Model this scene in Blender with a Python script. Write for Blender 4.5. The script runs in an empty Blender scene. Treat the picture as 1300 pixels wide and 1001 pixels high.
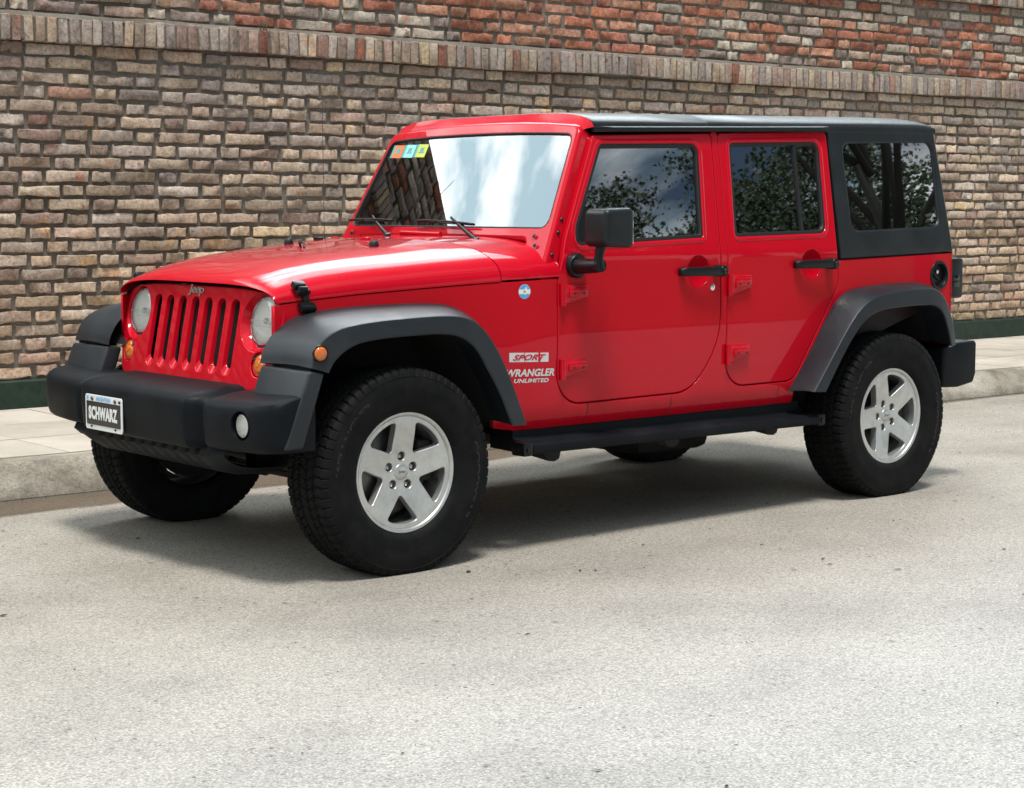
import bpy, bmesh, math, random
import numpy as np
from mathutils import Vector, Matrix, noise
from mathutils.geometry import delaunay_2d_cdt
R = math.radians
rng = np.random.RandomState(7)
random.seed(7)
SC = bpy.context.scene
COL = SC.collection

# ------------------------------------------------------------------ camera, world, sun, exposure
cam_d = bpy.data.cameras.new('camera'); cam = bpy.data.objects.new('camera', cam_d); COL.objects.link(cam)
cam.location = (-4.1505, -6.4063, 1.3987)
cam.rotation_euler = (R(90 - 5.868), 0, R(-40.307))
cam_d.sensor_width = 36; cam_d.lens = 2312.23 / 1300 * 36; cam_d.clip_end = 2000
SC.camera = cam
SC.view_settings.view_transform = 'Standard'; SC.view_settings.look = 'None'
SC.view_settings.gamma = 1; SC.view_settings.exposure = -0.36
SUN_EL, SUN_AZ = 72.0, 215.0          # azimuth from +Y towards +X
W = bpy.data.worlds.new('World'); SC.world = W; W.use_nodes = True
wn, wl = W.node_tree.nodes, W.node_tree.links
wn.clear()
def WN(t, **k):
    n = wn.new(t)
    for a, b in k.items(): setattr(n, a, b)
    return n
sky = WN('ShaderNodeTexSky', sky_type='NISHITA', sun_disc=False, sun_elevation=R(SUN_EL), sun_rotation=R(SUN_AZ))
sky.air_density = 1.0; sky.dust_density = 0.3; sky.ozone_density = 1.5
tc = WN('ShaderNodeTexCoord'); sep = WN('ShaderNodeSeparateXYZ'); wl.new(tc.outputs['Generated'], sep.inputs[0])
zz = WN('ShaderNodeMath', operation='ADD'); zz.inputs[1].default_value = 0.22; wl.new(sep.outputs[2], zz.inputs[0])
zm = WN('ShaderNodeMath', operation='MAXIMUM'); zm.inputs[1].default_value = 0.08; wl.new(zz.outputs[0], zm.inputs[0])
dx = WN('ShaderNodeMath', operation='DIVIDE'); dy = WN('ShaderNodeMath', operation='DIVIDE')
wl.new(sep.outputs[0], dx.inputs[0]); wl.new(zm.outputs[0], dx.inputs[1])
wl.new(sep.outputs[1], dy.inputs[0]); wl.new(zm.outputs[0], dy.inputs[1])
cb = WN('ShaderNodeCombineXYZ'); wl.new(dx.outputs[0], cb.inputs[0]); wl.new(dy.outputs[0], cb.inputs[1])
cn = WN('ShaderNodeTexNoise'); cn.inputs['Scale'].default_value = 1.15; cn.inputs['Detail'].default_value = 9; cn.inputs['Roughness'].default_value = 0.56
cn.inputs['Distortion'].default_value = 0.35
wl.new(cb.outputs[0], cn.inputs['Vector'])
cr = WN('ShaderNodeValToRGB'); cr.color_ramp.elements[0].position = 0.50; cr.color_ramp.elements[1].position = 0.60
cadd = WN('ShaderNodeMath', operation='MULTIPLY_ADD'); wl.new(sep.outputs[1], cadd.inputs[0]); cadd.inputs[1].default_value = .04; lowz = WN('ShaderNodeMath', operation='MULTIPLY_ADD'); wl.new(sep.outputs[2], lowz.inputs[0]); lowz.inputs[1].default_value = -3.6; lowz.inputs[2].default_value = 1.02
xs_ = WN('ShaderNodeMath', operation='MULTIPLY'); wl.new(sep.outputs[0], xs_.inputs[1]); wl.new(lowz.outputs[0], xs_.inputs[0])
lowm = WN('ShaderNodeMath', operation='MAXIMUM'); wl.new(xs_.outputs[0], lowm.inputs[0]); lowm.inputs[1].default_value = 0
lowa = WN('ShaderNodeMath', operation='ADD'); wl.new(lowm.outputs[0], lowa.inputs[0]); wl.new(cn.outputs['Fac'], lowa.inputs[1]); wl.new(lowa.outputs[0], cadd.inputs[2])
cn2 = WN('ShaderNodeTexNoise'); cn2.inputs['Scale'].default_value = 6.5; cn2.inputs['Detail'].default_value = 6
wl.new(cb.outputs[0], cn2.inputs['Vector'])
cr2 = WN('ShaderNodeValToRGB'); cr2.color_ramp.elements[0].position = 0.44; cr2.color_ramp.elements[1].position = 0.60
cr2.color_ramp.elements[0].color = (13, 17.0, 18.5, 1); cr2.color_ramp.elements[1].color = (36, 36, 35.5, 1)
wl.new(cn2.outputs['Fac'], cr2.inputs[0])
def blob(D, a, b):
    dp = WN('ShaderNodeVectorMath', operation='DOT_PRODUCT'); wl.new(tc.outputs['Generated'], dp.inputs[0]); dp.inputs[1].default_value = Vector(D).normalized()
    mr_ = WN('ShaderNodeMapRange', interpolation_type='SMOOTHSTEP'); wl.new(dp.outputs['Value'], mr_.inputs[0]); mr_.inputs[1].default_value = a; mr_.inputs[2].default_value = b; return mr_.outputs[0]
b1, b2 = blob((-.46, .76, .47), .88, .975), blob((.52, .50, .68), .90, .98)  # brighter cloud patches added for the windscreen and hood to reflect
bs_ = WN('ShaderNodeMath', operation='ADD'); b2m = WN('ShaderNodeMath', operation='MULTIPLY'); wl.new(b2, b2m.inputs[0]); b2m.inputs[1].default_value = 1.7; wl.new(b1, bs_.inputs[0]); wl.new(b2m.outputs[0], bs_.inputs[1])
cy2 = WN('ShaderNodeMath', operation='MULTIPLY_ADD'); wl.new(bs_.outputs[0], cy2.inputs[0]); cy2.inputs[1].default_value = 3.7; cy2.inputs[2].default_value = 1.0
bf_ = WN('ShaderNodeMath', operation='MULTIPLY_ADD'); wl.new(bs_.outputs[0], bf_.inputs[0]); bf_.inputs[1].default_value = .09; wl.new(cadd.outputs[0], bf_.inputs[2]); wl.new(bf_.outputs[0], cr.inputs[0])
cmul = WN('ShaderNodeVectorMath', operation='SCALE'); wl.new(cr2.outputs[0], cmul.inputs[0]); wl.new(cy2.outputs[0], cmul.inputs['Scale'])
mx = WN('ShaderNodeMixRGB'); wl.new(cr.outputs[0], mx.inputs[0]); wl.new(sky.outputs[0], mx.inputs[1]); wl.new(cmul.outputs[0], mx.inputs[2])
bgn = WN('ShaderNodeBackground'); bgn.inputs[1].default_value = 0.058; wl.new(mx.outputs[0], bgn.inputs[0])
wo = WN('ShaderNodeOutputWorld'); wl.new(bgn.outputs[0], wo.inputs[0])
sd = bpy.data.lights.new('sun', 'SUN'); sd.energy = 5.0; sd.angle = R(13); sd.color = (1, 0.965, 0.91)
sun = bpy.data.objects.new('sun', sd); COL.objects.link(sun)
sdir = Vector((math.cos(R(SUN_EL)) * math.sin(R(SUN_AZ)), math.cos(R(SUN_EL)) * math.cos(R(SUN_AZ)), math.sin(R(SUN_EL))))
sun.rotation_euler = sdir.to_track_quat('Z', 'Y').to_euler(); sun.location = (0, 0, 30)

# ------------------------------------------------------------------ materials
def mat(name, base=(.5, .5, .5), rough=.5, metal=0., coat=0., coat_r=.03, coat_ior=1.5, spec=.5, emit=None):
    m = bpy.data.materials.new(name); m.use_nodes = True
    b = m.node_tree.nodes['Principled BSDF']
    b.inputs['Base Color'].default_value = (*base, 1); b.inputs['Roughness'].default_value = rough
    b.inputs['Metallic'].default_value = metal; b.inputs['Coat Weight'].default_value = coat
    b.inputs['Coat Roughness'].default_value = coat_r; b.inputs['Coat IOR'].default_value = coat_ior
    b.inputs['Specular IOR Level'].default_value = spec
    return m
def nt(m): return m.node_tree.nodes, m.node_tree.links, m.node_tree.nodes['Principled BSDF']
def tex(m, kind, scale, coord='Object', detail=4, rough=.55, dist=0, mapping=None):
    n, l, b = nt(m)
    c = n.new('ShaderNodeTexCoord'); src = c.outputs[coord]
    if mapping:
        mp = n.new('ShaderNodeMapping'); mp.inputs['Scale'].default_value = mapping; l.new(src, mp.inputs[0]); src = mp.outputs[0]
    t = n.new('ShaderNodeTex' + kind); t.inputs['Scale'].default_value = scale
    if kind == 'Noise':
        t.inputs['Detail'].default_value = detail; t.inputs['Roughness'].default_value = rough; t.inputs['Distortion'].default_value = dist
    l.new(src, t.inputs['Vector'])
    return t
def ramp(m, src, stops):
    n, l, b = nt(m); r = n.new('ShaderNodeValToRGB'); e = r.color_ramp.elements
    while len(e) < len(stops): e.new(.5)
    for i, (p, c) in enumerate(stops):
        e[i].position = p; e[i].color = (*c, 1) if hasattr(c, '__len__') else (c, c, c, 1)
    l.new(src, r.inputs[0]); return r.outputs[0]
def mix(m, f, a, b2, mode='MIX'):
    n, l, b = nt(m); x = n.new('ShaderNodeMixRGB'); x.blend_type = mode
    for i, s in ((0, f), (1, a), (2, b2)):
        if isinstance(s, (int, float)): x.inputs[i].default_value = s if i == 0 else (s, s, s, 1)
        elif isinstance(s, tuple): x.inputs[i].default_value = (*s, 1)
        else: l.new(s, x.inputs[i])
    return x.outputs[0]
def bump(m, src, strength, dist, prev=None):
    n, l, b = nt(m); bp = n.new('ShaderNodeBump'); bp.inputs['Strength'].default_value = strength; bp.inputs['Distance'].default_value = dist
    l.new(src, bp.inputs['Height'])
    if prev: l.new(prev, bp.inputs['Normal'])
    l.new(bp.outputs[0], b.inputs['Normal']); return bp.outputs[0]
def setc(m, s): n, l, b = nt(m); l.new(s, b.inputs['Base Color'])
def setr(m, s): n, l, b = nt(m); l.new(s, b.inputs['Roughness'])

M_red = mat('red_paint', (.50, .0020, .0135), .42, 0, 1.0, .02, 1.30, .05)
t = tex(M_red, 'Noise', 2.2, detail=6); setr(M_red, ramp(M_red, t.outputs[0], [(.3, .36), (.7, .5)]))
t2 = tex(M_red, 'Noise', 5, detail=8, rough=.7)
n, l, b = nt(M_red); l.new(ramp(M_red, t2.outputs[0], [(.35, .012), (.75, .05)]), b.inputs['Coat Roughness'])
def plastic(name, base, r0, r1, sc=900, bs=.25, sp_=.3):
    m = mat(name, base, .5, spec=sp_)
    t = tex(m, 'Noise', sc, detail=2); bump(m, t.outputs[0], bs, .0006)
    t = tex(m, 'Noise', 6, detail=8, rough=.65); setr(m, ramp(m, t.outputs[0], [(.3, r0), (.7, r1)]))
    setc(m, mix(m, ramp(m, t.outputs[0], [(.45, 0.), (.8, 1.)]), base, tuple(c * 1.35 + .006 for c in base)))
    return m
M_flare = plastic('textured_black_plastic', (.013, .0162, .0205), .40, .54, sp_=.38)
M_bump = plastic('bumper_plastic', (.0042, .0058, .0080), .44, .58, sp_=.13)
M_top = plastic('hardtop_black', (.0095, .012, .0135), .30, .40)
M_trim = mat('black_trim', (.006, .007, .008), .38, spec=.3)
M_rubber = mat('rubber_seal', (.006, .006, .007), .5)
M_under = mat('underbody', (.010, .010, .010), .8)
t = tex(M_under, 'Noise', 9, detail=8); setc(M_under, ramp(M_under, t.outputs[0], [(.4, (.006, .006, .006)), (.75, (.022, .019, .016))]))
M_liner = mat('wheel_liner', (.006, .006, .006), .85)
M_hole = mat('hole_black', (.002, .002, .002), .9)
M_gap = mat('panel_gap', (.012, .001, .002), .6)
M_tyre = mat('tyre_rubber', (.008, .008, .009), .72, spec=.14)
t = tex(M_tyre, 'Noise', 14, detail=8, rough=.7)
setc(M_tyre, ramp(M_tyre, t.outputs[0], [(.42, (.0045, .0048, .0055)), (.8, (.014, .0135, .0125))]))
t = tex(M_tyre, 'Noise', 400, detail=2); bump(M_tyre, t.outputs[0], .3, .0006)
M_letter = mat('tyre_lettering', (.010, .010, .011), .55)
M_alloy = mat('alloy_silver', (.50, .51, .50), .36, .75, .3, .12)
t = tex(M_alloy, 'Noise', 16, detail=9, rough=.7)
setc(M_alloy, ramp(M_alloy, t.outputs[0], [(.30, (.46, .46, .445)), (.60, (.60, .61, .60))]))
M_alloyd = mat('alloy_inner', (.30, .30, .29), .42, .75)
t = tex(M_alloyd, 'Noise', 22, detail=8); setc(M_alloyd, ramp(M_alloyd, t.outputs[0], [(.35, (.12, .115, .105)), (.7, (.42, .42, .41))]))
M_chrome = mat('chrome', (.75, .76, .77), .08, 1)
M_steel = mat('dull_steel', (.16, .15, .14), .45, .9)
M_white = mat('white_vinyl', (.75, .76, .76), .35)
M_silver = mat('silver_vinyl', (.62, .63, .63), .35)
M_amber = mat('amber_lens', (.62, .14, .012), .12, 0, 1, .02)
t = tex(M_amber, 'Wave', 60); n, l, b = nt(M_amber); bump(M_amber, t.outputs[1], .5, .003)
M_blackgloss = mat('black_gloss', (.006, .006, .007), .12)
M_blue = mat('light_blue_print', (.16, .44, .80), .4)
M_blued = mat('flag_blue', (.08, .36, .74), .35)
M_ochre = mat('sun_ochre', (.55, .36, .06), .4)
M_orange = mat('orange_sticker', (.75, .16, .04), .5)
M_cyan = mat('cyan_sticker', (.25, .72, .66), .5)
M_lime = mat('lime_sticker', (.50, .58, .08), .5)
M_teal = mat('teal_sticker', (.10, .33, .30), .5)
M_reflector = mat('reflector', (.90, .87, .81), .45, .05)
t = tex(M_reflector, 'Wave', 22); bump(M_reflector, t.outputs[1], .35, .004)
M_int = mat('interior_dark', (.022, .022, .024), .7)
M_seat = mat('seat_fabric', (.05, .05, .052), .85)
M_mesh = mat('radiator_mesh', (.006, .006, .006), .6)
t = tex(M_mesh, 'Checker', 260); setc(M_mesh, mix(M_mesh, t.outputs[1], (.003, .003, .003), (.03, .03, .03)))

def glass(name, tint, refl, rough=.004, wob=.0):
    m = bpy.data.materials.new(name); m.use_nodes = True
    n, l = m.node_tree.nodes, m.node_tree.links
    n.clear()
    tr = n.new('ShaderNodeBsdfTransparent'); tr.inputs[0].default_value = (*tint, 1)
    gl = n.new('ShaderNodeBsdfGlossy'); gl.inputs[0].default_value = (.93, .97, 1, 1); gl.inputs[1].default_value = rough
    fr = n.new('ShaderNodeFresnel'); fr.inputs[0].default_value = refl
    mxs = n.new('ShaderNodeMixShader'); out = n.new('ShaderNodeOutputMaterial')
    l.new(fr.outputs[0], mxs.inputs[0]); l.new(tr.outputs[0], mxs.inputs[1]); l.new(gl.outputs[0], mxs.inputs[2]); l.new(mxs.outputs[0], out.inputs[0])
    if wob:
        c = n.new('ShaderNodeTexCoord'); t = n.new('ShaderNodeTexNoise'); t.inputs['Scale'].default_value = 2.2; t.inputs['Detail'].default_value = 1
        l.new(c.outputs['Object'], t.inputs[0]); bp = n.new('ShaderNodeBump'); bp.inputs['Strength'].default_value = 1; bp.inputs['Distance'].default_value = wob
        l.new(t.outputs[0], bp.inputs['Height']); l.new(bp.outputs[0], gl.inputs['Normal'])
    return m
M_wind = glass('windscreen_glass', (.36, .44, .42), 2.3, .004, .0006)
M_side = glass('side_glass', (.03, .035, .035), 3.9, .011, .0004)
M_lens = glass('clear_lens', (.93, .95, .95), 1.45)
M_mirg = mat('mirror_glass', (.8, .82, .85), .02, 1)

# ------------------------------------------------------------------ mesh helpers
MIR = False
def empty(name, loc=(0, 0, 0), rz=0, parent=None):
    o = bpy.data.objects.new(name, None); COL.objects.link(o); o.location = loc; o.rotation_euler = (0, 0, rz)
    if parent: o.parent = parent
    return o
def tag(o, label=None, cat=None, group=None, kind=None):
    for k, v in (('label', label), ('category', cat), ('group', group), ('kind', kind)):
        if v: o[k] = v
    return o
def add(name, V, F, m, parent=None, N=None, sharp=35, fidx=None, recalc=True):
    V = np.array(V, float).reshape(-1, 3)
    F = [tuple(f) for f in F]
    if MIR:
        V = V * (1, -1, 1); F = [f[::-1] for f in F]
        if N is not None: N = np.array(N) * (1, -1, 1)
    me = bpy.data.meshes.new(name); me.from_pydata(V.tolist(), [], F)
    for mm in (m if isinstance(m, (list, tuple)) else [m]): me.materials.append(mm)
    if fidx is not None: me.polygons.foreach_set('material_index', fidx)
    if N is None and recalc:
        bm = bmesh.new(); bm.from_mesh(me); bmesh.ops.recalc_face_normals(bm, faces=bm.faces); bm.to_mesh(me); bm.free()
    me.polygons.foreach_set('use_smooth', [True] * len(me.polygons))
    if N is not None: me.normals_split_custom_set_from_vertices(np.array(N, float).tolist())
    elif sharp is not None: me.set_sharp_from_angle(angle=R(sharp))
    me.update()
    o = bpy.data.objects.new(name, me); COL.objects.link(o)
    if parent: o.parent = parent
    return o
class MB:
    def __init__(s): s.V = []; s.F = []; s.I = []; s.n = 0
    def add(s, V, F, mi=0):
        V = [tuple(map(float, v)) for v in V]; s.V += V; s.F += [tuple(i + s.n for i in f) for f in F]; s.I += [mi] * len(F); s.n += len(V); return s
    def box(s, c, d, bev=.0, seg=2, rot=None, mi=0, taper=None):
        bm = bmesh.new(); bmesh.ops.create_cube(bm, size=1)
        for v in bm.verts:
            v.co = Vector((v.co.x * d[0], v.co.y * d[1], v.co.z * d[2]))
            if taper: taper(v.co)
        if bev: bmesh.ops.bevel(bm, geom=list(bm.edges), offset=bev, segments=seg, affect='EDGES', profile=.5)
        if rot: bmesh.ops.rotate(bm, verts=bm.verts, cent=(0, 0, 0), matrix=rot)
        bm.verts.index_update()
        s.add([v.co + Vector(c) for v in bm.verts], [[v.index for v in f.verts] for f in bm.faces], mi); bm.free(); return s
    def prism(s, pts, f0, f1, bev=0, seg=2, mi=0):
        """pts: list of params; f0, f1 map a 2D pt to the two end positions"""
        bm = bmesh.new(); a = [bm.verts.new(f0(p)) for p in pts]; b = [bm.verts.new(f1(p)) for p in pts]; k = len(pts)
        bm.faces.new(a); bm.faces.new(b[::-1])
        for i in range(k): bm.faces.new((a[i], b[i], b[(i + 1) % k], a[(i + 1) % k]))
        bmesh.ops.recalc_face_normals(bm, faces=bm.faces)
        if bev: bmesh.ops.bevel(bm, geom=list(bm.edges), offset=bev, segments=seg, affect='EDGES', profile=.5)
        bm.verts.index_update()
        s.add([v.co for v in bm.verts], [[v.index for v in f.verts] for f in bm.faces], mi); bm.free(); return s
    def loft(s, rings, closed=True, cap0=False, cap1=False, mi=0, wrap=False):
        k = len(rings[0]); V = [p for r in rings for p in r]; F = []
        nr = len(rings)
        for i in range(nr if wrap else nr - 1):
            i2 = (i + 1) % nr
            for j in range(k if closed else k - 1):
                j2 = (j + 1) % k
                F.append((i * k + j, i * k + j2, i2 * k + j2, i2 * k + j))
        if cap0: F.append(tuple(range(k))[::-1])
        if cap1: F.append(tuple((nr - 1) * k + j for j in range(k)))
        return s.add(V, F, mi)
    def lathe(s, prof, c, axis, seg=48, closed=False, mi=0, cap0=False, cap1=False):
        """prof: list of (radius, along); axis direction unit vector"""
        ax = Vector(axis).normalized(); u = ax.orthogonal().normalized(); v = ax.cross(u); c = Vector(c)
        rings = []
        for i in range(seg):
            a = 2 * math.pi * i / seg; d = u * math.cos(a) + v * math.sin(a)
            rings.append([c + d * r + ax * h for r, h in prof])
        k = len(prof); V = [p for r in rings for p in r]; F = []
        for i in range(seg):
            i2 = (i + 1) % seg
            for j in range(k if closed else k - 1):
                j2 = (j + 1) % k; F.append((i * k + j, i * k + j2, i2 * k + j2, i2 * k + j))
        if cap0: F.append(tuple(i * k for i in range(seg)))
        if cap1: F.append(tuple(i * k + k - 1 for i in range(seg))[::-1])
        return s.add(V, F, mi)
    def tube(s, pts, r, seg=10, mi=0, cap=True):
        pts = [Vector(p) for p in pts]; rings = []; rr = r if hasattr(r, '__len__') else [r] * len(pts)
        up = None
        for i, p in enumerate(pts):
            d = (pts[min(i + 1, len(pts) - 1)] - pts[max(i - 1, 0)]).normalized()
            if up is None: up = d.orthogonal().normalized()
            up = (up - d * up.dot(d)).normalized(); w = d.cross(up)
            rings.append([p + (up * math.cos(a) + w * math.sin(a)) * rr[i] for a in [2 * math.pi * k / seg for k in range(seg)]])
        return s.loft(rings, True, cap, cap, mi)
    def build(s, name, m, parent=None, sharp=35, kindfix=True): return add(name, s.V, s.F, m, parent, sharp=sharp, fidx=s.I)

def catmull(P, n):
    P = [np.array(p, float) for p in P]; out = []
    for i in range(len(P) - 1):
        p0 = P[max(i - 1, 0)]; p1 = P[i]; p2 = P[i + 1]; p3 = P[min(i + 2, len(P) - 1)]
        if i == 0: p0 = 2 * p1 - p2
        if i == len(P) - 2: p3 = 2 * p2 - p1
        for k in range(n):
            t = k / n
            out.append(.5 * ((2 * p1) + (-p0 + p2) * t + (2 * p0 - 5 * p1 + 4 * p2 - p3) * t * t + (-p0 + 3 * p1 - 3 * p2 + p3) * t ** 3))
    out.append(P[-1]); return out
def interp(x, T):
    return float(np.interp(x, [a for a, _ in T], [b for _, b in T]))
def rpoly(pts, seg=8):
    """pts (x, z, radius) -> dense rounded polygon"""
    out = []; n = len(pts)
    for i in range(n):
        p = np.array(pts[i][:2]); a = np.array(pts[i - 1][:2]); b = np.array(pts[(i + 1) % n][:2]); r = pts[i][2]
        if r <= 0: out.append(p); continue
        u = (a - p) / np.linalg.norm(a - p); v = (b - p) / np.linalg.norm(b - p)
        ang = math.acos(max(-1, min(1, u @ v))); d = r / math.tan(ang / 2)
        d = min(d, .49 * np.linalg.norm(a - p), .49 * np.linalg.norm(b - p)); r = d * math.tan(ang / 2)
        c = p + (u + v) / np.linalg.norm(u + v) * (r / math.sin(ang / 2))
        s0 = p + u * d; e0 = p + v * d
        a0 = math.atan2(*(s0 - c)[::-1]); a1 = math.atan2(*(e0 - c)[::-1]); da = (a1 - a0 + math.pi) % (2 * math.pi) - math.pi
        k = max(3, int(seg * abs(da) / 1.57) + 1)
        for j in range(k + 1):
            t = a0 + da * j / k; out.append(c + r * np.array([math.cos(t), math.sin(t)]))
    return out
def area(P): return .5 * sum(P[i - 1][0] * P[i][1] - P[i][0] * P[i - 1][1] for i in range(len(P)))
def ccw(P): P = [np.array(p[:2], float) for p in P]; return P if area(P) > 0 else P[::-1]
def dens(P, d=.06):
    out = []
    for i in range(len(P)):
        a, b = np.array(P[i]), np.array(P[(i + 1) % len(P)]); L = np.linalg.norm(b - a)
        if L < 1e-6: continue
        k = max(1, int(math.ceil(L / d)))
        out += [a + (b - a) * j / k for j in range(k)]
    return out
def normals2(P):
    n = len(P); out = []
    for i in range(n):
        a = P[i] - P[i - 1]; b = P[(i + 1) % n] - P[i]
        a = a / (np.linalg.norm(a) + 1e-12); b = b / (np.linalg.norm(b) + 1e-12)
        na = np.array([a[1], -a[0]]); nb = np.array([b[1], -b[0]]); m = na + nb
        m = m / (np.linalg.norm(m) + 1e-12); out.append(m / max(.5, m @ na))
    return out          # outward for ccw
def inside(P, q):
    c = False; n = len(P); x, y = q
    for i in range(n):
        x0, y0 = P[i - 1]; x1, y1 = P[i]
        if (y0 > y) != (y1 > y) and x < (x1 - x0) * (y - y0) / (y1 - y0) + x0: c = not c
    return c
def panel(name, outline, holes, Mf, m, parent, r=.004, t=.018, hr=None, ht=None, grid=.07, seg=3, zl=(), mb_only=False):
    """surface patch Mf(a, b, depth) with rounded rim and thickness, holes alike; analytic normals"""
    hr = r if hr is None else hr; ht = t if ht is None else ht
    O = dens(ccw(outline), grid); H = [dens(ccw(h), grid) for h in holes]
    V, NN, F = [], [], []
    e = 1e-3
    def frame(a, b):
        p = Vector(Mf(a, b, 0)); da = Vector(Mf(a + e, b, 0)) - Vector(Mf(a - e, b, 0)); db = Vector(Mf(a, b + e, 0)) - Vector(Mf(a, b - e, 0))
        n_ = da.cross(db).normalized(); dd = Vector(Mf(a, b, e)) - p
        if n_.dot(dd) > 0: n_ = -n_
        return p, n_, da.normalized(), db.normalized()
    def addv(a, b, d, out2=None, ang=0):
        p, n_, ua, ub = frame(a, b)
        V.append(Mf(a, b, d))
        if out2 is not None and ang:
            T = (ua * out2[0] + ub * out2[1]).normalized(); n_ = (n_ * math.cos(ang) + T * math.sin(ang)).normalized()
        NN.append(n_); return len(V) - 1
    on = normals2(O); hn = [normals2(h) for h in H]
    Of = [O[i] - on[i] * r for i in range(len(O))]; Hf = [[h[i] + n_[i] * hr for i in range(len(h))] for h, n_ in zip(H, hn)]
    pts = list(Of); edges = [(i, (i + 1) % len(Of)) for i in range(len(Of))]; faces = [list(range(len(Of)))]
    for h in Hf:
        s = len(pts); pts += h; edges += [(s + i, s + (i + 1) % len(h)) for i in range(len(h))]; faces.append([s + i for i in range(len(h))][::-1])
    A = np.array(Of); allb = np.array(pts)
    xs = np.arange(A[:, 0].min() + grid / 2, A[:, 0].max(), grid); zs = np.arange(A[:, 1].min() + grid / 2, A[:, 1].max(), grid)
    zs = [z for z in zs if all(abs(z - q) > grid * .4 for q in zl)] + list(zl)
    for z in zs:
        for x in xs:
            q = np.array([x, z])
            if np.min(np.linalg.norm(allb - q, axis=1)) < grid * .35: continue
            if inside(Of, q) and not any(inside(h, q) for h in Hf): pts.append(q)
    res = delaunay_2d_cdt([Vector(p) for p in pts], edges, [], 0, 1e-6)
    base = [addv(v[0], v[1], 0) for v in res[0]]
    for f in res[2]:
        q = np.mean([res[0][i][:] for i in f], axis=0)
        if inside(Of, q) and not any(inside(h, q) for h in Hf): F.append(tuple(base[i] for i in f))
    def rim(P, nrm, sgn, rr, tt):
        prev = [addv(P[i][0] - sgn * nrm[i][0] * rr, P[i][1] - sgn * nrm[i][1] * rr, 0) for i in range(len(P))]
        steps = [(k / seg * math.pi / 2) for k in range(1, seg + 1)] + [None]
        for a in steps:
            ang = math.pi / 2 if a is None else a; dep = tt if a is None else rr * (1 - math.cos(a)); off = 0 if a is None else rr - rr * math.sin(a)
            cur = [addv(P[i][0] - sgn * nrm[i][0] * off, P[i][1] - sgn * nrm[i][1] * off, dep, nrm[i] * sgn, ang) for i in range(len(P))]
            k = len(P)
            for i in range(k): F.append((prev[i], prev[(i + 1) % k], cur[(i + 1) % k], cur[i]))
            prev = cur
    rim(O, on, 1, r, t)
    for h, n_ in zip(H, hn): rim(h, n_, -1, hr, ht)
    Va = np.array([tuple(v) for v in V]); Na = np.array([tuple(v) for v in NN]); F2 = []
    for f in F:
        g = np.cross(Va[f[1]] - Va[f[0]], Va[f[2]] - Va[f[0]]); s = Na[list(f)].sum(0)
        if np.linalg.norm(g) < 1e-12 and len(f) == 4: g = np.cross(Va[f[2]] - Va[f[0]], Va[f[3]] - Va[f[0]])
        F2.append(f if g @ s > 0 else f[::-1])
    if mb_only: return Va, F2, Na
    return add(name, Va, F2, m, parent, N=Na)
def ringloft(name, P, steps, Mf, m, parent, sharp=40):
    """P ccw outline in surface coords; steps list of (outward offset, depth); lofts a closed band"""
    P = dens(ccw(P), .08); n_ = normals2(P); mb = MB()
    mb.loft([[Mf(P[i][0] + n_[i][0] * o, P[i][1] + n_[i][1] * o, d) for i in range(len(P))] for o, d in steps])
    return mb.build(name, m, parent, sharp)
def flat(name, P, Mf, d, m, parent, grid=.1):
    P = dens(ccw(P), grid); A = np.array(P); pts = list(P); edges = [(i, (i + 1) % len(P)) for i in range(len(P))]
    for z in np.arange(A[:, 1].min() + grid / 2, A[:, 1].max(), grid):
        for x in np.arange(A[:, 0].min() + grid / 2, A[:, 0].max(), grid):
            q = np.array([x, z])
            if np.min(np.linalg.norm(A - q, axis=1)) > grid * .4 and inside(P, q): pts.append(q)
    res = delaunay_2d_cdt([Vector(p) for p in pts], edges, [], 0, 1e-6)
    e = 1e-3; V, N = [], []
    for v in res[0]:
        V.append(Mf(v[0], v[1], d)); da = Vector(Mf(v[0] + e, v[1], 0)) - Vector(Mf(v[0] - e, v[1], 0)); db = Vector(Mf(v[0], v[1] + e, 0)) - Vector(Mf(v[0], v[1] - e, 0))
        q = da.cross(db).normalized(); dd = Vector(Mf(v[0], v[1], e)) - Vector(Mf(v[0], v[1], 0)); N.append(tuple(-q if q.dot(dd) > 0 else q))
    F = []
    Va = np.array([tuple(v) for v in V]); Na = np.array(N)
    for f in res[2]:
        if not inside(P, np.mean([res[0][i][:] for i in f], axis=0)): continue
        g = np.cross(Va[f[1]] - Va[f[0]], Va[f[2]] - Va[f[0]]); F.append(tuple(f) if g @ Na[f[0]] > 0 else tuple(f[::-1]))
    return add(name, Va, F, m, parent, N=Na)
def text_mesh(s, size=1., shear=0., off=0., ext=0., bev=0., space=1., align='CENTER'):
    c = bpy.data.curves.new('txt', 'FONT'); c.body = s; c.size = size; c.shear = shear; c.offset = off; c.extrude = ext; c.bevel_depth = bev
    c.space_character = space; c.align_x = align; c.align_y = 'CENTER'; c.resolution_u = 4
    o = bpy.data.objects.new('txt', c); COL.objects.link(o); bpy.context.view_layer.update()
    dg = bpy.context.evaluated_depsgraph_get(); me = bpy.data.meshes.new_from_object(o.evaluated_get(dg))
    V = np.array([tuple(v.co) for v in me.vertices]); F = [tuple(p.vertices) for p in me.polygons]
    bpy.data.objects.remove(o); bpy.data.curves.remove(c); bpy.data.meshes.remove(me)
    return V, F
def fit_text(V, w, h):
    mn, mxx = V[:, :2].min(0), V[:, :2].max(0); c = (mn + mxx) / 2; V = V.copy(); V[:, :2] = (V[:, :2] - c) / (mxx - mn) * (w, h); return V
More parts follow.
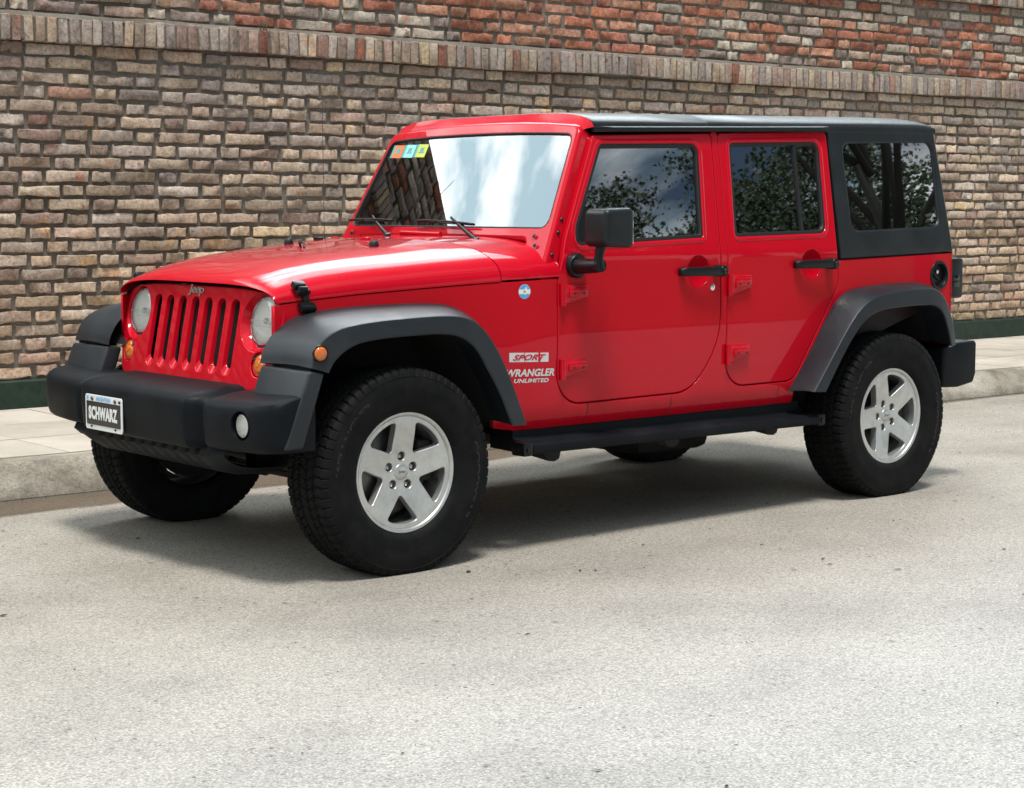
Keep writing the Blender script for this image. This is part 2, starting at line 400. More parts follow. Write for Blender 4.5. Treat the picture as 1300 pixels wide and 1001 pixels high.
def boolean(o, cutters):
    for c in cutters:
        md = o.modifiers.new('b', 'BOOLEAN'); md.object = c; md.operation = 'DIFFERENCE'; md.solver = 'EXACT'
    bpy.context.view_layer.update(); dg = bpy.context.evaluated_depsgraph_get()
    me = bpy.data.meshes.new_from_object(o.evaluated_get(dg)); old = o.data; o.modifiers.clear(); o.data = me; bpy.data.meshes.remove(old)
    for c in cutters: bpy.data.objects.remove(c)
    me.polygons.foreach_set('use_smooth', [True] * len(me.polygons)); me.set_sharp_from_angle(angle=R(32))

# ================================================================== THE SETTING
def speckle(m, coord='Object'):
    pass
def mthx(m, s):
    n, l, b = nt(m); q = n.new('ShaderNodeMath'); q.operation = 'MULTIPLY_ADD'; l.new(s, q.inputs[0]); q.inputs[1].default_value = .6; q.inputs[2].default_value = .62; return q.outputs[0]
M_road = mat('road_surface', (.5, .5, .48), .85, spec=.3)
a = tex(M_road, 'Noise', 120, detail=5, rough=.82); bq = tex(M_road, 'Noise', 1.1, detail=6, rough=.6, mapping=(.9, 1.2, 1)); c = tex(M_road, 'Noise', 38, detail=6, rough=.75)
d = tex(M_road, 'Voronoi', 17); dn = tex(M_road, 'Noise', 7, detail=3)
base = ramp(M_road, bq.outputs[0], [(.28, (.26, .243, .22)), (.5, (.345, .328, .303)), (.72, (.40, .386, .362))])
g = mix(M_road, .85, base, ramp(M_road, a.outputs[0], [(.33, .10), (.43, .72), (.55, 1.08), (.68, 1.75)]), 'MULTIPLY')
vr = tex(M_road, 'Voronoi', 140); vb = nt(M_road)[0].new('ShaderNodeRGBToBW'); nt(M_road)[1].new(vr.outputs['Color'], vb.inputs[0])
g = mix(M_road, .32, g, ramp(M_road, vb.outputs[0], [(.22, .38), (.40, .92), (.62, 1.06), (.80, 1.55)]), 'MULTIPLY')
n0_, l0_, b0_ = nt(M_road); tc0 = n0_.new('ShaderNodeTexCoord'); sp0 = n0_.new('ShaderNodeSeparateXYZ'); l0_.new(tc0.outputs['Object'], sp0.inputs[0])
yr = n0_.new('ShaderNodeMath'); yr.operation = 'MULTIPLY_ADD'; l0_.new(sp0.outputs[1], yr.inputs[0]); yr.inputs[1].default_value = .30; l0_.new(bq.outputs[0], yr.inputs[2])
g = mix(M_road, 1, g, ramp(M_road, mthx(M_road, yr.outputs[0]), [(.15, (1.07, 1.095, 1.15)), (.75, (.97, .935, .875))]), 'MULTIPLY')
g = mix(M_road, .75, g, ramp(M_road, c.outputs[0], [(.32, .45), (.46, 1.0), (.7, 1.16)]), 'MULTIPLY')
pits = mix(M_road, 1, ramp(M_road, d.outputs[0], [(.07, 1.), (.13, 0.)]), ramp(M_road, dn.outputs[0], [(.52, 0.), (.57, 1.)]), 'MULTIPLY')
g = mix(M_road, pits, g, (.10, .095, .09))
# damp, dirty strip lying against the kerb
n_, l_, b_ = nt(M_road); tcn = n_.new('ShaderNodeTexCoord'); sp = n_.new('ShaderNodeSeparateXYZ'); l_.new(tcn.outputs['Object'], sp.inputs[0])
def mth(m, op, a0, b0=None):
    n, l, b = nt(m); q = n.new('ShaderNodeMath'); q.operation = op
    for i, s in enumerate((a0, b0)):
        if s is None: continue
        if isinstance(s, (int, float)): q.inputs[i].default_value = s
        else: l.new(s, q.inputs[i])
    return q.outputs[0]
wv = tex(M_road, 'Noise', 1.6, detail=7, rough=.6)
edge = mth(M_road, 'ADD', mth(M_road, 'ADD', sp.outputs[1], mth(M_road, 'MULTIPLY', sp.outputs[0], .024)), mth(M_road, 'MULTIPLY', mth(M_road, 'SUBTRACT', wv.outputs[0], .5), .22))
edge = mth(M_road, 'SUBTRACT', edge, mth(M_road, 'MULTIPLY', mth(M_road, 'MAXIMUM', mth(M_road, 'ADD', sp.outputs[0], -1.0), 0.0), .055))
wet = mth(M_road, 'MINIMUM', mth(M_road, 'MAXIMUM', mth(M_road, 'DIVIDE', mth(M_road, 'SUBTRACT', edge, 1.27), .05), 0.), 1.)
g = mix(M_road, mth(M_road, 'MULTIPLY', wet, .95), g, mix(M_road, 1., g, (.36, .29, .23), 'MULTIPLY'))
gut = mth(M_road, 'MINIMUM', mth(M_road, 'MAXIMUM', mth(M_road, 'DIVIDE', mth(M_road, 'SUBTRACT', mth(M_road, 'ADD', mth(M_road, 'ADD', sp.outputs[1], mth(M_road, 'MULTIPLY', sp.outputs[0], .0227)), mth(M_road, 'MULTIPLY', wv.outputs[0], .05)), 1.715), .02), 0.), 1.)
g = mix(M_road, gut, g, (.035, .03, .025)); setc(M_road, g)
nb = bump(M_road, a.outputs[0], .6, .004); bump(M_road, c.outputs[0], .4, .006, nb)

M_slab = mat('pavement_concrete', (.5, .46, .40), .85, spec=.3)
a = tex(M_slab, 'Noise', 180, detail=3, rough=.7); bq = tex(M_slab, 'Noise', 2.2, detail=7, rough=.65); at = nt(M_slab)[0].new('ShaderNodeAttribute'); at.attribute_name = 'tint'
g = mix(M_slab, .7, ramp(M_slab, bq.outputs[0], [(.3, (.40, .35, .29)), (.55, (.52, .475, .41)), (.75, (.58, .54, .48))]), ramp(M_slab, a.outputs[0], [(.3, .75), (.5, 1.), (.7, 1.1)]), 'MULTIPLY')
g = mix(M_slab, 1., g, at.outputs[0], 'MULTIPLY'); setc(M_slab, g); bump(M_slab, a.outputs[0], .4, .003)
M_kerb = mat('kerb_concrete', (.4, .36, .3), .9, spec=.3)
a = tex(M_kerb, 'Noise', 75, detail=5, rough=.75); bq = tex(M_kerb, 'Noise', 2.6, detail=8, rough=.7); 
g = mix(M_kerb, .8, ramp(M_kerb, bq.outputs[0], [(.32, (.13, .11, .088)), (.47, (.30, .27, .22)), (.68, (.47, .435, .37))]), ramp(M_kerb, a.outputs[0], [(.3, .45), (.5, 1.), (.7, 1.25)]), 'MULTIPLY')
setc(M_kerb, g); bump(M_kerb, a.outputs[0], .9, .008)

# brick materials: colour per brick in the attribute 'tint', soot, lime and chips on top
def brick_mat(name):
    m = mat(name, (.3, .2, .15), .88, spec=.25)
    n, l, b = nt(m); at = n.new('ShaderNodeAttribute'); at.attribute_name = 'tint'
    a = tex(m, 'Noise', 34, detail=9, rough=.75); bq = tex(m, 'Noise', 13, detail=9, rough=.75, dist=.8); c = tex(m, 'Noise', 150, detail=4, rough=.85); e = tex(m, 'Noise', 4.5, detail=9, rough=.72, dist=.5)
    g = mix(m, 1, at.outputs[0], ramp(m, a.outputs[0], [(.28, .30), (.43, .78), (.57, 1.12), (.75, 1.6)]), 'MULTIPLY')
    g = mix(m, ramp(m, e.outputs[0], [(.58, 0.), (.66, .75)]), g, mix(m, 1, g, (1.5, 1.12, .62), 'MULTIPLY'))
    g = mix(m, ramp(m, e.outputs[0], [(.33, .8), (.41, 0.)]), g, mix(m, 1, g, (1.15, .62, .5), 'MULTIPLY'))
    g = mix(m, ramp(m, bq.outputs[0], [(.58, 0.), (.66, .65)]), g, (.56, .49, .41))
    g = mix(m, ramp(m, bq.outputs[0], [(.32, .8), (.42, 0.)]), g, (.075, .06, .052))
    g = mix(m, .55, g, ramp(m, c.outputs[0], [(.35, .5), (.5, 1.), (.65, 1.3)]), 'MULTIPLY')
    setc(m, g); nb = bump(m, a.outputs[0], 1., .011); bump(m, c.outputs[0], .8, .004, nb)
    return m
M_brick = brick_mat('old_brick')
M_mortar = mat('mortar', (.2, .18, .15), .95, spec=.2)
a = tex(M_mortar, 'Noise', 60, detail=7, rough=.75); bq = tex(M_mortar, 'Noise', 1.2, detail=5)
setc(M_mortar, mix(M_mortar, .9, ramp(M_mortar, bq.outputs[0], [(.35, (.145, .128, .105)), (.65, (.25, .228, .198))]), ramp(M_mortar, a.outputs[0], [(.3, .6), (.6, 1.15), (.75, 1.6)]), 'MULTIPLY'))
bump(M_mortar, a.outputs[0], .9, .012)
M_green = mat('green_wall_paint', (.014, .033, .022), .6, spec=.35)
a = tex(M_green, 'Noise', 12, detail=8, rough=.7)
a2 = tex(M_green, 'Noise', 30, detail=8, rough=.8, mapping=(.5, 1, 1.6))
setc(M_green, mix(M_green, ramp(M_green, a2.outputs[0], [(.64, 0.), (.67, 1.)]), ramp(M_green, a.outputs[0], [(.35, (.009, .022, .015)), (.6, (.016, .038, .025)), (.8, (.034, .048, .034))]), (.13, .12, .10))); bump(M_green, a.outputs[0], .4, .008)

# ground and road
mb = MB(); mb.add([(-300, -300, -.05), (300, -300, -.05), (300, 300, -.05), (-300, 300, -.05)], [(0, 1, 2, 3)])
M_earth = mat('earth', (.20, .17, .12), .95); tag(mb.build('ground', M_earth), kind='structure')
mb = MB(); mb.add([(-150, -8.6, 0), (150, -8.6, 0), (150, 4.2, 0), (-150, 4.2, 0)], [(0, 1, 2, 3)])
tag(mb.build('road', M_road), kind='structure')
mb = MB(); mb.add([(-150, -200, .02), (150, -200, .02), (150, -8.65, .02), (-150, -8.65, .02)], [(0, 1, 2, 3)])
M_lawn = mat('lawn', (.05, .08, .02), .95); a = tex(M_lawn, 'Noise', 3, detail=8, rough=.7); setc(M_lawn, ramp(M_lawn, a.outputs[0], [(.35, (.03, .055, .014)), (.7, (.09, .11, .04))]))
tag(mb.build('grass_verge', M_lawn), kind='structure')

# kerb
KA = R(-1.3)
def krow(x0, x1, st, f):
    rows = []
    for i in range(int((x1 - x0) / st) + 1):
        x = x0 + i * st; rows.append(f(x))
    return rows
def kerb_ring(x):
    v = lambda s, k: (noise.fractal(Vector((x * s, k * 3.1, 0)), 1, 2, 4)) * 1.0
    j = v(2.2, 0) * .012; z = .16
    pts = [(-.006, -.02), (0 + v(6, 1) * .006, .008), (.012 + v(9, 2) * .008, .05), (.045 + v(7, 3) * .012, .085 + v(5, 9) * .01), (.075 + v(6, 4) * .010, .12), (.102 + v(8, 5) * .012, z - .018 + v(6, 6) * .007), (.128 + v(8, 7) * .012, z - .001 + v(9, 8) * .003), (.17, z + .001), (.27, z + .001)]
    return [(x, y, zz_) for y, zz_ in pts]
mb = MB(); mb.loft(krow(-9, 30, .035, kerb_ring), closed=False)
k = mb.build('kerb', M_kerb, sharp=180); k.location = (0, 1.733, 0); k.rotation_euler = (0, 0, KA); tag(k, kind='structure')
# pavement of square slabs
WA = R(-1.637)
pave = MB(); tints = []
for i in range(-14, 46):
    for j in range(4):
        x0 = .11 + i * .655; y0 = -2.06 + j * .655 if j else -2.06
        w = .655 if j else .655
        x1, y1 = x0 + w - .006, y0 + w - .006
        if j == 3: y1 = .02
        dz = rng.uniform(-.0015, .0015, 4)
        pave.add([(x0, y0, .1665 + dz[0]), (x1, y0, .1665 + dz[1]), (x1, y1, .1665 + dz[2]), (x0, y1, .1665 + dz[3]), (x0 - .0, y0, .14), (x1, y0, .14), (x1, y1, .14), (x0, y1, .14)],
                 [(0, 1, 2, 3), (0, 4, 5, 1), (1, 5, 6, 2), (2, 6, 7, 3), (3, 7, 4, 0)])
        tints += [rng.uniform(.9, 1.06)] * 8
nv = len(tints)
pave.add([(-9.1, -2.06, .1595), (30, -2.06, .1595), (30, .02, .1595), (-9.1, .02, .1595)], [(0, 1, 2, 3)]); tints += [.42] * 4
# the slabs stop where the kerb top begins
o = add('pavement', pave.V, pave.F, M_slab, sharp=30); o.location = (0, 4.0676, 0); o.rotation_euler = (0, 0, WA); tag(o, kind='structure')
ca = o.data.color_attributes.new('tint', 'FLOAT_COLOR', 'POINT'); arr = np.ones((len(tints), 4)); arr[:, :3] = np.array(tints)[:, None]; ca.data.foreach_set('color', arr.ravel())

# the brick wall
wall = tag(empty('brick_wall', (0, 4.0676, 0), WA), 'long old brick wall with a projecting soldier course and dark green painted base', 'wall')
LOW = np.array([(.34, .265, .20), (.31, .235, .18), (.37, .29, .215), (.275, .205, .165), (.33, .245, .185), (.29, .225, .18), (.40, .32, .235), (.24, .18, .15), (.28, .16, .12), (.39, .31, .20), (.27, .23, .20)])
LOWP = np.array([.16, .15, .14, .11, .12, .1, .07, .07, .03, .025, .04]); LOWP /= LOWP.sum()
GREY = np.array([(.33, .275, .24), (.29, .24, .215), (.36, .305, .265), (.25, .21, .195), (.31, .24, .205), (.35, .28, .22), (.30, .21, .175)])
UPR = np.array([(.34, .135, .085), (.28, .115, .08), (.37, .19, .13), (.34, .25, .20), (.41, .345, .285), (.31, .245, .205), (.23, .18, .16), (.43, .375, .315)])
def brick_batch(B):
    """B rows: x0 x1 z0 z1 yfront depth r g b -> rounded, chipped brick faces"""
    B = np.array(B); n = len(B); nx, nz = 9, 6
    L = B[:, 1] - B[:, 0]; Hh = B[:, 3] - B[:, 2]
    fx = np.stack([np.zeros(n), np.full(n, .002), np.full(n, .007), L * .28, L * .5, L * .72, L - .007, L - .002, L], 1)
    fz = np.stack([np.zeros(n), np.full(n, .002), np.full(n, .0065), Hh - .0065, Hh - .002, Hh], 1)
    X = np.repeat(fx[:, :, None], nz, 2) + B[:, 0][:, None, None]; Z = np.repeat(fz[:, None, :], nx, 1) + B[:, 2][:, None, None]
    lev = np.minimum(np.minimum(np.arange(nx), nx - 1 - np.arange(nx))[:, None], np.minimum(np.arange(nz), nz - 1 - np.arange(nz))[None, :])
    yo = np.array([1., .0022, 0.])[np.minimum(lev, 2)]
    Y = np.where(lev[None] == 0, B[:, 5][:, None, None], yo[None]) + B[:, 4][:, None, None]
    edge = (lev <= 1)[None]
    X = X + rng.normal(0, .0032, X.shape) * edge; Z = Z + rng.normal(0, .0029, Z.shape) * edge
    wob = rng.normal(0, .0026, (n, nx)); Z[:, :, :2] += wob[:, :, None]; wob = rng.normal(0, .0018, (n, nx)); Z[:, :, -2:] += wob[:, :, None]
    Y = Y + (lev[None] >= 1) * rng.normal(0, .0021, Y.shape)
    tx = rng.normal(0, .0035, n)[:, None, None]; tz = rng.normal(0, .003, n)[:, None, None]
    Y = Y + (lev[None] >= 1) * (tx * (X - B[:, 0][:, None, None]) / L[:, None, None] + tz * (Z - B[:, 2][:, None, None]) / Hh[:, None, None])
    for i in range(n):                          # a knocked corner on some bricks
        if rng.rand() < .35:
            cx = rng.choice([1, 7]); cz = rng.choice([1, 4]); Y[i, cx, cz] += rng.uniform(.004, .012); X[i, cx, cz] += (.006 if cx == 1 else -.006); Z[i, cx, cz] += (.005 if cz == 1 else -.005)
    V = np.stack([X, Y, Z], -1).reshape(-1, 3)
    q = np.array([(i * nz + j, (i + 1) * nz + j, (i + 1) * nz + j + 1, i * nz + j + 1) for i in range(nx - 1) for j in range(nz - 1)])
    F = (q[None] + (np.arange(n) * nx * nz)[:, None, None]).reshape(-1, 4)
    C = np.repeat(B[:, 6:9], nx * nz, 0); return V, F, C
def put_bricks(name, B, sheets, parent, bm_=M_brick):
    V, F, C = brick_batch(B); V = V.tolist(); F = F.tolist(); n0 = len(F); C = C.tolist()
    for s in sheets:
        k = len(V); V += s; C += [(1, 1, 1)] * len(s)
        F += [(k, k + 1, k + 2, k + 3)] if len(s) == 4 else [(k, k + 1, k + 2, k + 3), (k + 4, k + 7, k + 6, k + 5), (k, k + 4, k + 5, k + 1), (k + 1, k + 5, k + 6, k + 2), (k + 2, k + 6, k + 7, k + 3), (k + 3, k + 7, k + 4, k)]
    o = add(name, V, F, [bm_, M_mortar], parent, sharp=None, fidx=[0] * n0 + [1] * (len(F) - n0), recalc=False)
    ca = o.data.color_attributes.new('tint', 'FLOAT_COLOR', 'POINT'); arr = np.ones((len(V), 4)); arr[:, :3] = C; ca.data.foreach_set('color', arr.ravel()); return o
X0, X1 = -6.0, 17.0
def courses(z0, n, pitch, hb, pick, yf=0., amp=.006):
    B = []
    for r_ in range(n):
        x = X0 - (.235 if r_ % 2 else 0) + rng.uniform(-.015, .015); z = z0 + r_ * pitch
        while x < X1:
            for L in (.276, .128):
                l = L + rng.normal(0, .007); dz = rng.normal(0, .0016); dh = rng.normal(0, .0022)
                zz_ = z + dz + amp * noise.noise(Vector((x * .5, r_ * .35, 3)))
                B.append((x, x + l, zz_ + .010, zz_ + .010 + hb + dh, yf + rng.normal(0, .0030), .024, *pick(x, z)))
                x += l + (.031 if L > .2 else .031) + rng.normal(0, .003)
    return B
def pick_low(x, z):
    u = (z - .34) / 2.06; f = .30 + .55 * max(0, u - .35) + .25 * noise.noise(Vector((x * .6, z * 1.1, 0)))
    c = GREY[rng.randint(len(GREY))] if rng.rand() < f else LOW[rng.choice(len(LOW), p=LOWP)]
    w = np.array((1.09, .99, .88)) if u < .45 else np.array((1.04, .99, .94))
    return (c * .8 + c.mean() * .2) * rng.uniform(.68, 1.22) * w * 1.62
def pick_up(x, z):
    red = .25 + .5 * max(0, 1 - abs(z - 2.78) / .28) * (1 if x > 3 else .15) + .3 * noise.noise(Vector((x * .9, z * 2, 5)))
    c = UPR[rng.randint(3)] if rng.rand() < red else UPR[3 + rng.randint(5)]
    return c * rng.uniform(.70, 1.20) * 1.5
B = courses(.342, 24, .0857, .064, pick_low)
put_bricks('lower_brickwork', B, [[(X0 - .3, .0185, .3), (X1 + .4, .0185, .3), (X1 + .4, .0185, 2.5), (X0 - .3, .0185, 2.5)]], wall)
B = courses(2.575, 8, .0845, .064, pick_up, .008)
put_bricks('upper_brickwork', B, [[(X0 - .3, .0215, 2.45), (X1 + .4, .0215, 2.45), (X1 + .4, .0215, 3.35), (X0 - .3, .0215, 3.35)]], wall)
WALL_TOP = 4.06
B = courses(3.405, int((WALL_TOP - 3.405) / .0845), .0845, .064, pick_up, .008)
put_bricks('top_brickwork', B, [[(X0 - .3, .0215, 3.3), (X1 + .4, .0215, 3.3), (X1 + .4, .0215, WALL_TOP - .06), (X0 - .3, .0215, WALL_TOP - .06), (X0 - .3, .32, 3.3), (X1 + .4, .32, 3.3), (X1 + .4, .32, WALL_TOP - .06), (X0 - .3, .32, WALL_TOP - .06)]], wall)
def soldiers(name, z0, h, proj):
    mb = MB(); C = []; x = X0
    while x < X1:
        w = .060 + rng.normal(0, .004); dz = .006 * noise.noise(Vector((x * .8, 1, z0))) * 2 + .004 * math.sin(x * 1.3); hh = h + rng.normal(0, .0035); y = -proj + rng.normal(0, .005)
        n0 = len(mb.V)
        def tp(co, q=rng.uniform(-1, 1, 2)): co.x += co.z * .05 * q[0]
        mb.box((x + w / 2, (y + .03) / 2, z0 + dz + hh / 2), (w, .03 - y, hh), .0055, 2, Matrix.Rotation(rng.normal(0, .022), 3, 'Y'), 0, tp)
        c = (GREY[rng.randint(len(GREY))] if rng.rand() < .75 else LOW[rng.randint(len(LOW))]) * rng.uniform(1.2, 1.7)
        if rng.rand() < .07: c = np.array((.34, .15, .11))
        C += [tuple(c)] * (len(mb.V) - n0); x += w + .016 + rng.normal(0, .002)
    V = np.array(mb.V); V += rng.normal(0, .0012, V.shape); mb.V = V.tolist()
    n0 = len(mb.V); mb.box(((X0 + X1) / 2, -proj / 2 + .016, z0 + h / 2 + .001), (X1 - X0, proj + .008, h - .022), mi=1)
    # sloping mortar bed lying on the ledge
    ring = []
    for i in range(int((X1 - X0) / .06)):
        xx = X0 + i * .06; a_ = noise.fractal(Vector((xx * 3, 0, z0)), 1, 2, 4); b2 = noise.fractal(Vector((xx * 5, 7, z0)), 1, 2, 4)
        ring.append([(xx, -proj + .012 + .010 * b2, z0 + h - .008), (xx, -proj + .03 + .010 * b2, z0 + h + .006 + .006 * a_), (xx, -.01, z0 + h + .022 + .007 * a_), (xx, .03, z0 + h + .032 + .006 * b2)])
    mb.loft(ring, closed=False, mi=1); C += [(1, 1, 1)] * (len(mb.V) - n0)
    o = mb.build(name, [M_brick, M_mortar], wall, 40)
    ca = o.data.color_attributes.new('tint', 'FLOAT_COLOR', 'POINT'); arr = np.ones((len(C), 4)); arr[:, :3] = C; ca.data.foreach_set('color', arr.ravel())
soldiers('soldier_ledge', 2.400, .150, .055)
soldiers('upper_ledge', 3.252, .145, .055)
mb = MB(); rows = krow(X0, X1, .08, lambda x: [(x, -.004, .12), (x, -.030 + .004 * noise.noise(Vector((x * 2, 0, 0))), .12), (x, -.030 + .005 * noise.noise(Vector((x * 2, 1, 0))), .330), (x, -.020, .341 + .002 * noise.noise(Vector((x * 3, 4, 0)))), (x, .04, .345)])
mb.loft(rows, closed=False); mb.build('painted_base', M_green, wall, 30)

# weeds rooted on the ledge
M_weed = mat('weed_green', (.10, .17, .03), .6); M_dry = mat('dry_weed', (.17, .14, .09), .9)
def leafm(mb, p, d, L, w, mi=0):
    p = Vector(p); d = Vector(d).normalized(); s = d.cross(Vector((0, 0, 1)));
    if s.length < .1: s = Vector((1, 0, 0))
    s = s.normalized() * w; up = s.cross(d).normalized()
    a, b2, c_, e_ = p, p + d * L * .5 + s + up * L * .08, p + d * L - up * L * .12, p + d * L * .5 - s + up * L * .08
    mb.add([a, b2, c_, e_], [(0, 1, 2, 3)], mi)
def weed(x, label, n, h, green):
    wr = Matrix.Translation((0, 4.0676, 0)) @ Matrix.Rotation(WA, 4, 'Z'); base = wr @ Vector((x, -.035, 2.555))
    mb = MB(); rr = random.Random(int(x * 100))
    for i in range(n):
        a_ = rr.uniform(0, 6.28); d = Vector((math.cos(a_) * rr.uniform(.2, 1), math.sin(a_) * .5 - .15, rr.uniform(.15, 1.1))).normalized(); L = h * rr.uniform(.5, 1)
        q = base + Vector((rr.uniform(-.06, .06), 0, 0)) * (.35 if green else .5); mb.tube([q, q + d * L * .5 + Vector((0, 0, .01)), q + d * L], [.0012, .001, .0006], 4, mi=0)
        if green:
            for k_ in range(4): leafm(mb, q + d * L * rr.uniform(.35, 1), (rr.uniform(-1, 1), rr.uniform(-1, .3), rr.uniform(-.2, .8)), rr.uniform(.018, .034), rr.uniform(.006, .010))
    tag(mb.build('ledge_weed', M_weed if green else M_dry, sharp=None), label, 'weed', 'weeds on the wall ledge')
weed(8.62, 'small green weed sprouting from the brick ledge above the car roof', 9, .085, True)
weed(6.45, 'dry brown grass tuft on the brick ledge, nearest the middle of the wall', 16, .08, False)
weed(7.45, 'dark dry twiggy tuft on the brick ledge between the brown tuft and the green weed', 14, .06, False)
weed(9.05, 'low dry sprigs on the brick ledge just right of the green weed', 12, .06, False)
weed(2.50, 'thin straggly dry grass on the brick ledge above the car bonnet', 16, .11, False)

# scattered leaf scraps on the road
mb = MB(); rr = random.Random(4)
for i in range(1500):
    x = rr.uniform(-5, 9); y = rr.uniform(-5.5, 1.6) if i < 1200 else 1.715 - .0227 * x - abs(rr.gauss(0, .07)); a_ = rr.uniform(0, 3.14); L = .003 + .016 * rr.random() ** 2.5; w = L * rr.uniform(.2, .5); s, c_ = math.sin(a_), math.cos(a_); z = .0035
    mb.add([(x - c_ * L, y - s * L, z), (x - s * w, y + c_ * w, z + .003), (x + c_ * L, y + s * L, z + .001), (x + s * w, y - c_ * w, z + .0005)], [(0, 1, 2, 3)])
M_scrap = mat('leaf_scraps', (.03, .024, .02), .9); tag(mb.build('leaf_litter', M_scrap, sharp=None), 'tiny dark leaf scraps and grit scattered on the pale road', 'litter', kind='stuff')

# trees across the street: seen in the windows and the paint
M_bark = mat('bark', (.022, .018, .015), .9); M_leaf = mat('tree_leaf', (.055, .085, .022), .55)
n_, l_, b_ = nt(M_leaf); oi = n_.new('ShaderNodeAttribute'); oi.attribute_name = 'tint'; l_.new(oi.outputs[0], b_.inputs['Base Color'])
def tree_meshes(seed, H, spread, ncl, lpc, rk=1.):
    r2 = np.random.RandomState(seed); rr = random.Random(seed); tb = MB()
    tb.tube([(0, 0, -.1), (.05, .02, H * .15), (-.05, .05, H * .3), (.1, 0, H * .42)], [.30 * rk, .20 * rk, .17 * rk, .13 * rk], 12)
    tips = []
    for i in range(9):
        a_ = i * 2.4 + rr.uniform(-.3, .3); L = spread * rr.uniform(.5, .95); z0 = H * rr.uniform(.26, .42); zt = H * rr.uniform(.5, .9)
        m1 = (math.cos(a_) * L * .4, math.sin(a_) * L * .4, z0 + (zt - z0) * .55); tp = (math.cos(a_) * L, math.sin(a_) * L, zt)
        tb.tube([(0, 0, z0), m1, tp], [.11 * rk, .07 * rk, .02], 7); tips.append(tp)
        for k_ in range(3):
            b2 = a_ + rr.uniform(-.9, .9); q = (m1[0] + math.cos(b2) * L * .5, m1[1] + math.sin(b2) * L * .5, m1[2] + H * rr.uniform(.03, .2)); tb.tube([m1, q], [.045, .012], 5); tips.append(q)
    cl = []
    while len(cl) < ncl:
        q = r2.uniform(-1, 1, 3)
        if q @ q > 1 or q @ q < .1: continue
        c = np.array((q[0] * spread, q[1] * spread, H * .66 + q[2] * H * .34))
        if noise.noise(Vector(c * .55)) < -.12: continue
        cl.append(c)
    cl += [np.array(t_) for t_ in tips]
    cl = np.array(cl); n = len(cl) * lpc; C = np.repeat(cl, lpc, 0) + r2.normal(0, .22, (n, 3)) * (1, 1, .45)
    u = r2.normal(size=(n, 3)); u /= np.linalg.norm(u, axis=1)[:, None]; v = np.cross(u, r2.normal(size=(n, 3))); v /= np.linalg.norm(v, axis=1)[:, None]
    s = r2.uniform(.024, .046, n)[:, None]; V = np.stack([C - u * s, C + v * s * .7, C + u * s, C - v * s * .7], 1).reshape(-1, 3); F = np.arange(4 * n).reshape(n, 4)
    tint = np.repeat(np.array([(.022, .038, .010), (.035, .052, .014), (.014, .026, .008)])[r2.randint(3, size=n)], 4, 0)
    me = bpy.data.meshes.new('crown'); me.from_pydata(V.tolist(), [], F.tolist()); me.materials.append(M_leaf)
    ca = me.color_attributes.new('tint', 'FLOAT_COLOR', 'POINT'); arr = np.ones((len(V), 4)); arr[:, :3] = tint; ca.data.foreach_set('color', arr.ravel()); me.update()
    tm = bpy.data.meshes.new('trunk'); tm.from_pydata(tb.V, [], tb.F); tm.materials.append(M_bark); tm.polygons.foreach_set('use_smooth', [True] * len(tm.polygons)); tm.update()
    return tm, me
T1 = tree_meshes(3, 7.2, 3.3, 330, 200); T2 = tree_meshes(11, 9.0, 3.9, 60, 110, .36)
TREES = [(56.5, -50.0, 0, 3.2, 'broad far tree across the park, left of the tall one'), (68.0, -56.0, 0, 3.45, 'tallest far tree across the park'), (79.0, -50.0, 0, 2.95, 'far tree just right of the tallest one'),
         (14.95, -9.5, 1, 1.45, 'open crowned kerbside tree with a dark trunk across the street'), (92.0, -40.0, 0, 3.2, 'rounded far tree down the street'), (38.0, -62.0, 0, 3.2, 'wide tree at the near side of the far row'),
         (12.0, -66.0, 0, 3.2, 'tree at the far row opposite the car'), (-12.0, -66.0, 0, 3.1, 'tree at the far row behind the camera')]
for i, (x, y, k_, s, lb) in enumerate(TREES):
    e_ = empty('street_tree', (x, y, 0), i * 1.3); e_.scale = (s, s, s); tag(e_, lb, 'tree', 'trees across the street')
    for nm, me in (('trunk', (T1, T2)[k_][0]), ('crown', (T1, T2)[k_][1])):
        c_ = bpy.data.objects.new(nm, me); COL.objects.link(c_); c_.parent = e_

# ================================================================== THE CAR
car = tag(empty('off_road_car'), 'glossy red four-door off-road car with black hardtop and flares, parked at the kerb', 'car')
def sm(a, b, x): t = max(0., min(1., (x - a) / (b - a))); return t * t * (3 - 2 * t)
YWT = [(-.46, .592), (-.37, .600), (.62, .772), (.70, .780), (.78, .784), (.90, .785), (4, .785)]
def YW(x): return interp(x, YWT)
def YS(x, z):
    w = YW(x)
    if z < .532: w -= (.532 - z) * .42
    if z < .95: w -= .010 * ((.95 - max(z, .532)) / .42) ** 2
    d = z - 1.17
    if d > 0: w -= .19 * d * d / .08 if d < .04 else .19 * (d - .02)
    return w
def MS(x, z, d): return (x, -(YS(x, z) - d), z)
def seam(x): return interp(x, [(-.40, 1.034), (-.30, 1.043), (-.067, 1.063), (.25, 1.082), (.517, 1.096), (.88, 1.108)])

